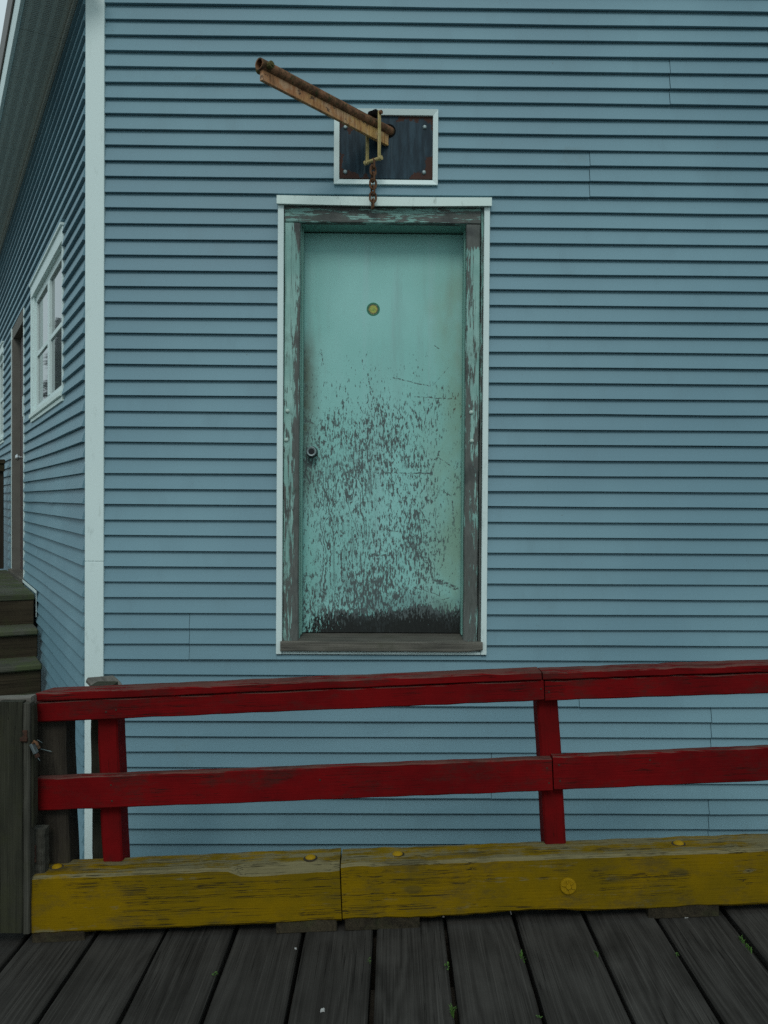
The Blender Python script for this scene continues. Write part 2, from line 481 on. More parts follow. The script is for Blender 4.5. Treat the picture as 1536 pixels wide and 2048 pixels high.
# flat bar under the pipe: yellow paint going to orange rust
k = NT('rusting_yellow_bar', .75, .25)
v = k.obj()
n1 = k.noise(k.map(v, (9, 9, 9)), 1.0, 6, .65)
n2 = k.noise(k.map(v, (60, 60, 7)), 1.0, 5, .65)
xs = k.sep(v)
yel = k.ss(k.math('MULTIPLY_ADD', xs[0], -.75, n1), -.05, .50)
c = k.mix(yel, (.38, .185, .085), (.48, .31, .11))
c = k.mix(k.math('MULTIPLY', k.ss(k.noise(v, 14, 5, .68), .50, .60), .5), c, (.46, .34, .22))
c = k.mix(k.math('MULTIPLY', k.ss(n2, .44, .66), .8), c, (.20, .078, .032))
c = k.mix(k.math('MULTIPLY', k.ss(k.noise(v, 24, 6, .7), .575, .62), .9), c, (.075, .045, .03))
k.bump(n2, .35, .003)
M['bar'] = k.done(c)

# ---- main door paint: coordinates are wall coordinates (u, z)
DD = 0.135                                            # the slab lies this far behind the siding
DU0, DZ1 = F(607, 466, DD); DU1, DZ0 = F(921.5, 1266, DD)
def du(px): return F(px, 900, DD)[0]
def dz(py): return F(764, py, DD)[1]
def door_mat():
    k = NT('peeling_turquoise_door_paint', .5, .35)
    v = k.obj(); xs = k.sep(v)
    U = k.ss(xs[0], DU0, DU1); 
    t = k.math('MULTIPLY_ADD', xs[0], 1/(DU1-DU0), -DU0/(DU1-DU0))      # 0 left .. 1 right
    h = k.math('MULTIPLY_ADD', xs[2], 1/(DZ1-DZ0), -DZ0/(DZ1-DZ0))      # 0 bottom .. 1 top
    big = k.noise(v, 2.2, 4, .55)
    strk = k.noise(k.map(v, (14, 14, .8)), 1.0, 4, .6)
    paint = k.mix(k.ss(big, .3, .7), (.225, .51, .475), (.265, .56, .53))
    paint = k.mix(k.math('MULTIPLY', k.ss(strk, .5, .75), .35), paint, (.33, .52, .54))
    wz = k.ss(k.noise(k.map(v, (9, 9, 1.1), (4, 0, 2)), 1.0, 5, .65), .50, .72)
    paint = k.mix(k.math('MULTIPLY', wz, .30), paint, (.19, .30, .29))
    # olive grime along the hinge side and brown handling grime round the knob side
    ol = k.math('MULTIPLY', k.ss(t, .62, .98), k.ss(k.noise(k.map(v, (3, 3, 2)), 1.0, 4, .6), .3, .62))
    ol = k.math('MULTIPLY', ol, k.ss(h, .98, .82))
    paint = k.mix(k.math('MULTIPLY', ol, .55), paint, (.20, .27, .15))
    lg = k.math('MULTIPLY', k.ss(t, .13, 0.0), k.math('MULTIPLY', k.ss(h, .80, .66), k.ss(h, .25, .45)))
    lg = k.math('MULTIPLY', lg, k.ss(k.noise(v, 7, 4, .6), .25, .6))
    paint = k.mix(k.math('MULTIPLY', lg, .9), paint, (.075, .075, .045))
    # flaking: long flakes along the veneer grain, growing more frequent downwards
    wob = k.noise(v, 9, 3, .6)
    flake = k.noise(k.map(v, (88, 88, 27)), 1.0, 5, .66, .3)
    flake2 = k.noise(k.map(v, (190, 190, 50)), 1.0, 3, .6, .4)
    patch = k.noise(k.map(v, (5, 5, 3.4), (3, 0, 5)), 1.0, 4, .6)
    bias = k.ss(h, .96, .50, -.205, .024)
    low_ = k.math('MULTIPLY', k.ss(k.math('ADD', h, k.math('MULTIPLY_ADD', patch, .16, -.08)), .075, .030, 0.0, .25), k.ss(k.math('MULTIPLY_ADD', patch, .5, k.math('SUBTRACT', t, .25)), .0, .42, .15, 1.0))
    bias = k.math('ADD', bias, low_)
    bias = k.math('ADD', bias, k.ss(t, .66, .92, 0.0, -.045))
    bias = k.math('ADD', bias, k.math('MULTIPLY_ADD', patch, .30, -.145))
    f1 = k.math('ADD', k.math('MULTIPLY_ADD', flake, .62, k.math('MULTIPLY', flake2, .38)), bias)
    m1 = k.ss(f1, .540, .580)
    # plywood figure showing through on the left half
    fig = k.math('MULTIPLY_ADD', k.noise(v, 30, 3, .6), .05, k.noise(k.map(v, (7.5, 7.5, .95), (1.7, 0, .4)), 1.0, 2, .5, .35))
    fl = k.math('FRACT', k.math('MULTIPLY', fig, 34.0))
    fl = k.ss(k.math('ABSOLUTE', k.math('SUBTRACT', fl, .5)), .13, .22, 1.0, 0.0)
    fz = k.math('MULTIPLY', k.math('MULTIPLY', k.ss(t, .06, .14), k.ss(t, .52, .36)), k.math('MULTIPLY', k.ss(h, .03, .10), k.ss(h, .52, .36)))
    brk = k.ss(k.noise(k.map(v, (26, 26, 12)), 1.0, 5, .65), .44, .54)
    m2 = k.math('MULTIPLY', k.math('MULTIPLY', fl, fz), brk)
    # scratches and gouges
    jx = k.math('MULTIPLY_ADD', k.math('SUBTRACT', k.noise(v, 38, 3, .6), .5), .018, xs[0])
    jz = k.math('MULTIPLY_ADD', k.math('SUBTRACT', k.noise(k.map(v, (1, 1, 1), (7, 0, 3)), 38, 3, .6), .5), .018, xs[2])
    sc = None
    for a in ((785,755,862,773,.005),(862,773,896,734,.0022),(828,793,905,797,.0055),(750,946,864,946,.006),(862,944,880,900,.008),
              (832,1101,866,1136,.009),(864,1136,868,1166,.008),(873,1160,915,1176,.022),(745,1125,747,1210,.002),(606,840,628,848,.005),
              (700,905,752,895,.0025),(872,1010,870,1160,.0025),(836,1176,880,1190,.003),(905,1000,912,1075,.005),(620,945,622,968,.004),
              (612,958,632,964,.003),(822,1180,838,1235,.005),(852,1195,858,1240,.007),(700,1168,760,1168,.0015),(655,1010,668,1050,.004),(690,990,715,1062,.003),(842,1020,858,1048,.007),(878,915,900,930,.005),(770,1060,812,1064,.007),(740,1112,800,1110,.009),(884,980,905,992,.004),(893,1096,886,1130,.006),(640,700,646,730,.004),(735,748,741,790,.006),(868,690,876,696,.005),(820,1215,900,1196,.003),(700,1215,735,1235,.009)):
        q = k.line(jx, jz, du(a[0]), dz(a[1]), du(a[2]), dz(a[3]), a[4] * .72)
        sc = q if sc is None else k.math('MAXIMUM', sc, q)
    sc = k.math('MULTIPLY', sc, k.ss(k.noise(v, 75, 3, .6), .40, .54))
    m = k.math('MAXIMUM', k.math('MAXIMUM', m1, m2), sc)
    wfib = k.noise(k.map(v, (120, 120, 6)), 1.0, 4, .6)
    wood = k.mix(wfib, (.058, .082, .084), (.115, .150, .148))
    rot = k.ss(k.math('ADD', h, k.math('MULTIPLY_ADD', flake, .34, -.17)), .060, .044)
    wood = k.mix(rot, wood, (.016, .019, .018))
    redp = k.math('MULTIPLY', k.ss(t, .86, .97), k.math('MULTIPLY', k.ss(h, .66, .60), k.ss(h, .47, .53)))
    wood = k.mix(k.math('MULTIPLY', redp, .8), wood, (.10, .050, .040))
    c = k.mix(m, paint, wood)
    # soot smears low on the door
    sm = k.math('MULTIPLY', k.ss(k.noise(k.map(v, (3.2, 3.2, 4.0), (2.2, 0, 1.2)), 1.0, 4, .55), .45, .70), k.ss(h, .36, .10))
    c = k.mix(k.math('MULTIPLY', sm, .5), c, (.055, .075, .080))
    c = k.mix(k.math('MULTIPLY', k.math('MULTIPLY', k.ss(k.math('ADD', h, k.math('MULTIPLY_ADD', flake2, .12, -.06)), .044, .030), k.ss(t, .12, .5, .25, 1.0)), k.ss(flake, .42, .52)), c, (.013, .016, .015))
    k.bump(k.math('MULTIPLY_ADD', m, -1.0, k.math('MULTIPLY', wfib, .12)), .35, .002)
    return k.done(c, k.ss(m, 0, 1, .48, .88))
M['door'] = door_mat()

def casing_mat(name, horiz, seed):
    """old turquoise casing boards, paint hanging on in islands"""
    k = NT(name, .6, .3)
    v0 = k.obj(); v = k.map(v0, (1, 1, 1), (seed, 0, seed * 2))
    xs = k.sep(v0)
    st = (7, 30, 60) if horiz else (66, 30, 7)
    flake = k.noise(k.map(v, st), 1.0, 6, .66, .4)
    fine = k.noise(k.map(v, tuple(q * 2.4 for q in st)), 1.0, 4, .65)
    big = k.noise(v, 4.5, 4, .6)
    hh = k.math('MULTIPLY_ADD', xs[2], 1/(DZ1-DZ0), -DZ0/(DZ1-DZ0))
    low = k.ss(hh, .75, .10, -.02, .115) if not horiz else 0.13
    f1 = k.math('ADD', k.math('MULTIPLY_ADD', flake, .6, k.math('MULTIPLY_ADD', fine, .25, k.math('MULTIPLY', big, .38))), low)
    if seed == 0.0:                       # left casing: the inner edge has gone grey
        f1 = k.math('ADD', f1, k.ss(xs[0], F(580, 900)[0], F(596, 900)[0], -.02, .13))
    elif not horiz:                       # right casing: bare patch at the top, worn through low down
        f1 = k.math('ADD', f1, k.ss(hh, .93, .97, 0, .3))
        f1 = k.math('ADD', f1, k.ss(xs[0], F(952, 900)[0], F(930, 900)[0], .02, .10))
    m = k.ss(f1, .670 if not horiz else .70, .715 if not horiz else .735)
    paint = k.mix(k.ss(big, .35, .65), (.19, .37, .335), (.28, .48, .44))
    crk = k.noise(k.map(v, (160, 30, 4) if not horiz else (4, 30, 160)), 1.0, 4, .6)
    paint = k.mix(k.math('MULTIPLY', k.ss(crk, .55, .68), .7), paint, (.10, .16, .145))
    wood = k.mix(fine, (.040, .047, .043), (.150, .168, .158))
    wood = k.mix(k.ss(big, .5, .7), wood, (.052, .06, .06))
    c = k.mix(m, paint, wood)
    grime = k.ss(k.noise(v, 6, 5, .65), .5, .75)
    c = k.mix(k.math('MULTIPLY', grime, .5 if not horiz else .7), c, (.045, .06, .045) if not horiz else (.085, .125, .10))
    k.bump(k.math('MULTIPLY_ADD', m, -1.0, k.math('MULTIPLY', fine, .5)), .6, .003)
    return k.done(c, .75)
M['casing_l'] = casing_mat('peeling_casing_paint', False, 0.0)
M['casing_r'] = casing_mat('peeling_casing_paint_worn', False, 3.1)
M['casing_h'] = casing_mat('peeling_header_paint', True, 6.3)

# round sticker print
k = NT('round_sticker_print', .4, .4)
SU, SZ = F(746.5, 618.5, DD)
v = k.map(k.obj(), (1, 1, 1), (-SU, 0, -SZ)); xs = k.sep(v)
rr_ = k.math('MULTIPLY', k.math('SQRT', k.math('MULTIPLY_ADD', xs[0], xs[0], k.math('MULTIPLY', xs[2], xs[2]))), 1 / .0365)
mott = k.noise(v, 170, 3, .6)
cc = k.ramp(rr_, [(0.0, (.30, .40, .08)), (.52, (.36, .37, .07)), (.60, (.17, .15, .05)), (.66, (.03, .06, .04)), (.76, (.02, .09, .055)), (.82, (.012, .16, .085)), (1.0, (.012, .17, .09))])
cc = k.mix(k.math('MULTIPLY', k.ss(mott, .50, .62), k.ss(rr_, .62, .50)), cc, (.10, .22, .04))
cc = k.mix(k.math('MULTIPLY', k.ss(mott, .55, .6), k.math('MULTIPLY', k.ss(rr_, .60, .66), k.ss(rr_, .80, .74))), cc, (.22, .24, .10))
M['sticker'] = k.done(cc)

# ------------------------------------------------------------------ ground, boardwalk
bm = bmesh.new()
N = 24
for i in range(N + 1):
    for j in range(N + 1):
        x = (i / N * 2 - 1); y = (j / N * 2 - 1)
        X, Y = 300 * x ** 3 + 30 * x, 300 * y ** 3 + 30 * y + 5
        bm.verts.new((X, Y, -0.62 + 0.03 * mnoise.noise(Vector((X * .8, Y * .8, 0)))))
bm.verts.ensure_lookup_table()
for i in range(N):
    for j in range(N):
        a = i * (N + 1) + j
        bm.faces.new([bm.verts[q] for q in (a, a + N + 1, a + N + 2, a + 1)])
tag(link('ground', bm, M['ground']), 'damp dark gravel ground below the boardwalk', 'ground', kind='structure')

RAMP = 0.0455
def deck_z(x): return RAMP * x
deck = thing('boardwalk', 'dark weathered plank boardwalk sloping up to the right', 'boardwalk', kind='structure')
PITCHX, GAP = 0.2588, 0.013
x_ref = (738 - 768) / FPX * 3.085
ya = -0.0094
for i in range(-9, 10):
    r = random.Random(100 + i)
    w = PITCHX - GAP - r.uniform(0, .006)
    cx = x_ref + (i + .5) * PITCHX
    y0, y1 = -1.6, 3.36 + r.uniform(-.012, .012)
    seg = 14
    bm = bmesh.new(); rings = []
    tilt = r.uniform(-.008, .008); lift = r.uniform(-.003, .003)
    for s in range(seg + 1):
        t = s / seg
        yy = y0 + (y1 - y0) * t
        e = [r.uniform(-.0028, .0028) for _ in range(4)]
        cup = .0025
        sec = [(-w/2 + e[0], -.06), (w/2 + e[1], -.06), (w/2 + e[1], -.007), (w/2 - .006 + e[1], 0),
               (w*.17, -cup), (-w*.17, -cup), (-w/2 + .006 + e[0], 0), (-w/2 + e[0], -.007)]
        rings.append([bm.verts.new((x_, yy, z_ + x_ * tilt)) for x_, z_ in sec])
    for a, b in zip(rings, rings[1:]):
        for q in range(8): bm.faces.new((a[q], a[(q+1) % 8], b[(q+1) % 8], b[q]))
    bm.faces.new(rings[0]); bm.faces.new(rings[-1])
    zc = deck_z(cx)
    Mp = Matrix.Translation((cx, 0, zc + lift)) @ Matrix.Rotation(-math.atan(RAMP), 4, 'Y') @ Matrix.Rotation(-ya * -1, 4, 'Z')
    link('plank', bm, M['deck'], deck, Mp)
# bearer beams below the planks
for yb in (0.4, 1.8, 2.75, 3.22):
    beam('bearer', M['postwood_x'], deck, Vector((-2.6, yb, deck_z(-2.6) - .185)), Vector((2.6, yb, deck_z(2.6) - .185)), .14, .24, seg=6, seed=int(yb*10))

# ------------------------------------------------------------------ the building
bld = thing('blue_building', 'blue grey clapboard building with a peeling turquoise door', 'building', Matrix.Translation(corner))
EXPO_TOP = F(230, 10.5)[1]; EXPO_BOT = F(230, 1347.5)[1]
E = (EXPO_TOP - EXPO_BOT) / 43.0
BASE_Z = EXPO_BOT - 14 * E                      # lowest course, just above the foundation
ROWS_F = 14 + 43 + 18
TOPZ = BASE_Z + ROWS_F * E
U_R = 4.6                                       # the front wall runs on past the right of the frame

def course(u0, u1, z1, z2, zb, M_, seed, off=0.0):
    """one clapboard (or the strip of it left beside an opening), thick at the butt"""
    r = random.Random(seed)
    n = max(1, min(7, int((u1 - u0) / .45)))
    bm = bmesh.new(); rings = []
    def prot(z): return -(.0215 - .0195 * min(1, max(0, (z - zb) / E))) - off
    for i in range(n + 1):
        u = u0 + (u1 - u0) * i / n
        jd = r.uniform(-.0018, .0018); jz = r.uniform(-.0015, .0015) if abs(z1 - zb) < 1e-6 else 0
        d1, d2 = prot(z1) + jd, prot(z2) + jd * .3
        rings.append([bm.verts.new(p) for p in ((u, .006, z1 + jz), (u, d1 + .0015, z1 + jz), (u, d1, z1 + jz + .0015), (u, d2, z2 - .0004), (u, .006, z2 - .0004))])
    for a, b in zip(rings, rings[1:]):
        for q in range(5): bm.faces.new((a[q], a[(q+1) % 5], b[(q+1) % 5], b[q]))
    bm.faces.new(rings[0]); bm.faces.new(rings[-1])
    return link('siding_board', bm, M['siding'], bld, M_)

def clad(M_, ua, ub, rows, holes, joints, seed):
    for rix in range(rows):
        zb = BASE_Z + rix * E; zt = zb + E
        pieces = [(ua, ub, zb, zt)]
        for (h0, h1, g0, g1) in holes:
            nxt = []
            for (a, b, c, d) in pieces:
                if h1 <= a or h0 >= b or g1 <= c or g0 >= d: nxt.append((a, b, c, d)); continue
                if h0 > a: nxt.append((a, h0, c, d))
                if h1 < b: nxt.append((h1, b, c, d))
                ca, cb = max(a, h0), min(b, h1)
                if g0 - c > .006: nxt.append((ca, cb, c, g0))
                if d - g1 > .006: nxt.append((ca, cb, g1, d))
            pieces = nxt
        for (ju, r0, r1) in joints:
            if r0 <= rix <= r1:
                nxt = []
                for (a, b, c, d) in pieces:
                    if a < ju < b: nxt += [(a, ju - .0012, c, d, 0.0), (ju + .0012, b, c, d, .0022)]
                    else: nxt.append((a, b, c, d))
                pieces = nxt
        for q, pc in enumerate(pieces):
            course(pc[0], pc[1], pc[2], pc[3], zb, M_, seed + rix * 10 + q, pc[4] if len(pc) > 4 else 0.0)

def row_at(z): return int((z - BASE_Z) / E)
door_hole = (F(556, 900)[0], F(974, 900)[0], F(764, 1309)[1], F(764, 398)[1])
plate_hole = (F(670, 290)[0], F(874, 290)[0], F(770, 366)[1], F(770, 220)[1])
jf = []
for (jx, ya_, yb_) in ((1535,45,110),(1338,125,200),(1178,310,385),(380,1235,1310),(1420,1440,1500),(1415,1600,1680),(982,1510,1590),(1157,1385,1408)):
    jf.append((F(jx, (ya_+yb_)/2)[0], row_at(F(jx, yb_)[1]), row_at(F(jx, ya_)[1])))
CB_U = F(210.5, 900)[0]
clad(WF, CB_U - .004, U_R, ROWS_F, [door_hole, plate_hole], jf, 1000)

# side wall openings, measured on the side wall
def rectL(x0, x1, yt, yb, xm):
    return (L(x0, 900)[0], L(x1, 900)[0], L(xm, yb)[1], L(xm, yt)[1])
WIN = rectL(67, 131, 448, 798, 131)
SDOOR = rectL(27.5, 52, 612, 1160, 52)
WIN2 = (WIN[0] - (L(131, 900)[0] - L(10, 900)[0]), L(10, 900)[0], WIN[2], WIN[3])
SOFF_Z = 1.57 + 1022 / FPX * 4.41
ROWS_L = int((SOFF_Z - BASE_Z) / E) + 1
U_BACK = -9.5
jl = []
for (jx, ya_, yb_) in ((112,962,1030),(104,1105,1165),(114,1258,1318),(60,868,905)):
    jl.append((L(jx, (ya_+yb_)/2)[0], row_at(L(jx, yb_)[1]), row_at(L(jx, ya_)[1])))
clad(WL, U_BACK, -.001, ROWS_L, [WIN, SDOOR, WIN2], jl, 5000)

# sheathing behind the boards, with the door opening left free
bm = bmesh.new()
for (a, b, c, d) in ((CU, door_hole[0], BASE_Z, TOPZ), (door_hole[1], U_R, BASE_Z, TOPZ), (door_hole[0], door_hole[1], door_hole[3], TOPZ), (door_hole[0], door_hole[1], BASE_Z, door_hole[2])):
    box(bm, a, b, .008, .03, c, d)
box(bm, door_hole[0] - .1, door_hole[1] + .1, .30, .32, door_hole[2] - .2, door_hole[3] + .2)  # black backing added behind the door to block sky light leaking in
link('sheathing', bm, M['void'], bld, WF)
bm = bmesh.new()
def sheath(holes, a0, b0, c0, d0):
    us = sorted({a0, b0, *[h[0] for h in holes], *[h[1] for h in holes]})
    for a, b in zip(us, us[1:]):
        hs = [h for h in holes if h[0] < (a + b) / 2 < h[1]]
        if hs:
            box(bm, a, b, .008, .03, c0, hs[0][2]); box(bm, a, b, .008, .03, hs[0][3], d0)
        else: box(bm, a, b, .008, .03, c0, d0)
sheath([WIN, SDOOR, WIN2], U_BACK, -.03, BASE_Z, SOFF_Z)
link('sheathing', bm, M['concrete'], bld, WL)

# corner board: two lapped lengths on the front, one on the side
ZJ = F(190, 1122)[1]
for (c0, c1, o_) in ((BASE_Z - .02, ZJ - .0008, .0006), (ZJ + .0008, TOPZ, 0.0)):
    bm = bmesh.new()
    q = [(CU - .001, .0), (CU - .001, -.026 - o_), (CB_U, -.026 - o_), (CB_U, .0)]
    lo = [bm.verts.new((a, b, c0)) for a, b in q]; hi = [bm.verts.new((a, b, c1)) for a, b in q]
    for i in range(4): bm.faces.new((lo[i], lo[(i+1) % 4], hi[(i+1) % 4], hi[i]))
    bm.faces.new(lo); bm.faces.new(hi)
    bevel(bm, .002)
    link('corner_board', bm, M['trim'], bld, WF)
# starter trim and concrete foundation under the boards
slab('base_trim', M['trim'], bld, WL, U_BACK, -.034, -.026, .0, BASE_Z - .05, BASE_Z - .002, .003)
slab('base_trim', M['trim'], bld, WF, CU + .05, U_R, -.022, .0, BASE_Z - .05, BASE_Z - .002, .003)
slab('foundation', M['concrete'], bld, WL, U_BACK, -.04, .012, .2, -1.0, BASE_Z - .052)
slab('foundation', M['concrete'], bld, WF, CU + .16, U_R, .012, .2, -1.0, BASE_Z - .052)

# eave along the side wall: vented soffit panels, fascia, gutter
OV = 0.262
PANEL = 0.305
npan = int((9.5 + .5) / PANEL)
kk = NT('soffit_vents', .6, .25)
v = kk.obj(); xs = kk.sep(v)
sl = kk.math('FRACT', kk.math('MULTIPLY', xs[0], 1 / .019))
mm = kk.math('MULTIPLY', kk.ss(sl, .28, .36), kk.ss(sl, .72, .64))
mm = kk.math('MULTIPLY', mm, kk.ss(kk.math('ABSOLUTE', kk.math('SUBTRACT', kk.math('FRACT', kk.math('MULTIPLY', xs[1], 1/.058)), .5)), .34, .28))
cc = kk.mix(mm, (.48, .54, .50), (.22, .25, .235))
kk.bump(mm, .5, .003)
M['soffit'] = kk.done(cc)
for i in range(npan):
    a = U_BACK + i * PANEL
    slab('soffit_panel', M['soffit'], bld, WL, a + .0015, a + PANEL - .0015, -OV, -.018, SOFF_Z + .001 * (i % 2), SOFF_Z + .012, .002)
ue = U_BACK + npan * PANEL
slab('soffit_moulding', M['soffit'], bld, WL, U_BACK, -.03, -.040, -.018, SOFF_Z - .022, SOFF_Z - .001, .003)
slab('fascia', M['trim'], bld, WL, U_BACK, ue, -OV - .022, -OV - .0005, SOFF_Z - .004, SOFF_Z + .33, .002)
slab('gutter', M['gutter'], bld, WL, U_BACK, ue, -OV - .034, -OV - .0225, SOFF_Z + .155, SOFF_Z + .335, .004)
# roof slab rising from the eave over the building
bm = bmesh.new()
g0, g1 = SOFF_Z + .21, SOFF_Z + .21 + 2.2
for (u, ) in ((U_BACK,), (ue,)):
    pass
vv = []
for u in (U_BACK, ue):
    for (d, z) in ((-OV + .005, g0), (6.0, g1), (6.0, g1 + .12), (-OV + .005, g0 + .12)):
        vv.append(bm.verts.new((u, d, z)))
for f in ((0,1,2,3), (4,7,6,5), (0,4,5,1), (1,5,6,2), (2,6,7,3), (3,7,4,0)): bm.faces.new([vv[i] for i in f])
link('roof', bm, M['roof'], bld, WL)

# ---- the turquoise door in the front wall
def fbox(name, m, parent, x0, x1, y0, y1, d0, d1, bev=0.0, dm=None):
    """a box on the front wall between photo pixels, from depth d0 (outer) to d1"""
    dm = d0 if dm is None else dm
    ua, zt = F(x0, y0, dm); ub, zb = F(x1, y1, dm)
    return slab(name, m, parent, WF, ua, ub, d0, d1, zb, zt, bev)
def ubox(name, m, parent, u0, u1, z0, z1, d0, d1, bev=0.0):
    return slab(name, m, parent, WF, u0, u1, d0, d1, z0, z1, bev)

TO = -.034                                         # outer face of the white trim
tl0, tl1 = F(553.5, 900, TO)[0], F(565.5, 900, TO)[0]
tr0, tr1 = F(965, 900, TO)[0], F(976.5, 900, TO)[0]
zt_h = F(764, 395, TO)[1]; zt_l = F(764, 411, TO)[1]; zb_t = F(764, 1309.5, TO)[1]; zb_i = F(764, 1303, TO)[1]
fr = bpy.data.objects.new('door_frame', None); col.objects.link(fr); put(fr, WF @ Matrix.Translation((0, 0, DZ0)), bld)
ubox('trim', M['trim'], fr, tl0, tl1, zb_t, zt_l - .001, TO, .006, .0025)
ubox('trim', M['trim'], fr, tr0, tr1, zb_t, zt_l - .001, TO, .006, .0025)
# head flashing: a bent strip, a little bowed
bm = bmesh.new()
nn = 8; rg = []
for i in range(nn + 1):
    t = i / nn; u = tl0 - .004 + (tr1 - tl0 + .010) * t
    bow = -.006 * math.sin(math.pi * t)
    rg.append([bm.verts.new((u, d, z)) for d, z in ((.004, zt_h + .004), (TO - .018, zt_h + bow * .5), (TO - .020, zt_l + bow - .002), (TO - .016, zt_l + bow - .002), (.004, zt_l + .004 + bow * .2))])
for a, b in zip(rg, rg[1:]):
    for q in range(5): bm.faces.new((a[q], a[(q+1) % 5], b[(q+1) % 5], b[q]))
bm.faces.new(rg[0]); bm.faces.new(rg[-1])
link('head_flashing', bm, M['trim_dirty'], fr, WF)
ubox('trim', M['trim'], fr, tl1 + .001, tr0 - .001, zb_t, zb_i, TO + .004, .006, .002)
CO = -.020                                         # face of the old casing boards
ci_l = F(599, 900, CO)[0]; ci_r = F(929, 900, CO)[0]
zc_h = F(764, 446.5, CO)[1]; zc_b = F(764, 1283, CO)[1]
def casing(u0, u1, z0, z1, m, seed, along='z'):
    ln = (z1 - z0) if along == 'z' else (u1 - u0)
    wd = (u1 - u0) if along == 'z' else (z1 - z0)
    r = random.Random(seed)
    bm = bmesh.new(); rings = []
    n = 14
    for i in range(n + 1):
        t = i / n; e0, e1 = r.uniform(0, .0035), r.uniform(0, .0035)
        if i in (0, n): e0 = e1 = 0.001
        s0, s1 = e0, wd - e1
        sec = [(s0, .014), (s0, CO + .005), (s0 + .004, CO), (s1 - .005, CO + r.uniform(-.0008, .0008)), (s1, CO + .005), (s1, .014)]
        rings.append([bm.verts.new((u0 + s, d, z0 + ln * t) if along == 'z' else (u0 + ln * t, d, z0 + s)) for s, d in sec])
    for a, b in zip(rings, rings[1:]):
        for q in range(6): bm.faces.new((a[q], a[(q+1) % 6], b[(q+1) % 6], b[q]))
    bm.faces.new(rings[0]); bm.faces.new(rings[-1])
    return link('casing', bm, m, fr, WF)
casing(tl1 + .002, ci_l, zc_b, zc_h - .002, M['casing_l'], 3)
cs_r = F(958, 900, CO)[0]
casing(ci_r, cs_r, zc_b, zc_h - .002, M['casing_r'], 4)
casing(cs_r + .0015, tr0 - .001, zc_b, zt_l - .004, M['casing_l'], 9)         # the narrow strip beside the right casing
casing(tl1 + .004, cs_r - .001, zc_h, zt_l - .0005, M['casing_h'], 5, 'x')
# jamb lining back to the slab, with a stop bead
jd1 = DD + .045
zs_top = F(764, 466, DD)[1]
slab('jamb', M['jamb'], fr, WF, DU0 - .045, DU0 - .0015, .0145, jd1, zc_b - .02, zc_h + .02)
slab('jamb', M['jamb'], fr, WF, DU1 + .0015, DU1 + .045, .0145, jd1, zc_b - .02, zc_h + .02)
slab('jamb', M['jamb'], fr, WF, DU0 - .044, DU1 + .044, .0147, jd1 - .001, zs_top + .002, zc_h + .045)
slab('jamb', M['jamb'], fr, WF, DU0 - .0014, DU0 + .006, .06, DD - .006, DZ0, zs_top + .001, .001)
slab('jamb', M['jamb'], fr, WF, DU1 - .005, DU1 + .0014, .06, DD - .006, DZ0, zs_top + .001, .001)
# sill: a sloping tread and a worn nosing board
zs_f = F(764, 1284, -.05)[1]; zs_n = F(764, 1303.5, -.05)[1]; zs_b = F(764, 1266.5, DD)[1]
bm = bmesh.new()
sec = [(DD + .03, zs_b + .001), (-.044, zs_f + .001), (-.044, zs_f - .04), (DD + .03, zs_f - .04)]
a_ = [bm.verts.new((DU0 - .004, d, z)) for d, z in sec]; b_ = [bm.verts.new((DU1 + .004, d, z)) for d, z in sec]
for q in range(4): bm.faces.new((a_[q], a_[(q+1) % 4], b_[(q+1) % 4], b_[q]))
bm.faces.new(a_); bm.faces.new(b_)
link('sill', bm, M['sillwood'], fr, WF)
s0, s1 = F(560.5, 1290, -.05)[0], F(965.5, 1290, -.05)[0]
Mn = WF @ Matrix.Translation((s0, -.034, (zs_f + zs_n) / 2))
def nose(p, k_, t):
    if t > .93 and k_ in (1, 2, 7, 0): p.z += .010 * (t - .93) / .07
    return p
link('sill', beam_bm(s1 - s0, .036, zs_f - zs_n, 16, .0009, .004, 21, nose), M['sillwood'], fr, Mn)
# coach bolts in the casing
for (bx, by) in ((575, 822), (572.5, 880), (942.5, 825), (943.5, 882)):
    u, z = F(bx, by, CO)
    bm = bmesh.new(); lathe(bm, [(.0002, -.010), (.006, -.0085), (.011, -.004), (.012, .002)], 12)
    link('bolt', bm, M['casing_bolt'] if 'casing_bolt' in M else M['jamb'], fr, WF @ Matrix.Translation((u, CO, z)), True)

door = slab('door', M['door'], bld, WF, DU0, DU1, DD, DD + .04, DZ0, DZ1, .0015)
u, z = F(623.5, 903.5, DD - .03)
bm = bmesh.new(); lathe(bm, [(.0002, -.056), (.016, -.056), (.0165, -.0545), (.022, -.055), (.0268, -.051), (.028, -.042), (.0265, -.032), (.016, -.022), (.013, -.010), (.0285, -.008), (.031, -.001), (.031, .001)], 28)
link('knob', bm, M['black_metal'], door, WF @ Matrix.Translation((u, DD, z)), True)
bm = bmesh.new(); lathe(bm, [(.0195, -.0552), (.0225, -.0572), (.0255, -.0555), (.0225, -.0545)], 28)
link('knob_ring', bm, M['zinc'], door, WF @ Matrix.Translation((u, DD, z)), True)
bm = bmesh.new(); lathe(bm, [(.0352, -.0010), (.0352, .0004)], 36)
for v_ in bm.verts: v_.co += Vector((SU, DD, SZ))
link('sticker', bm, M['sticker'], door, WF)
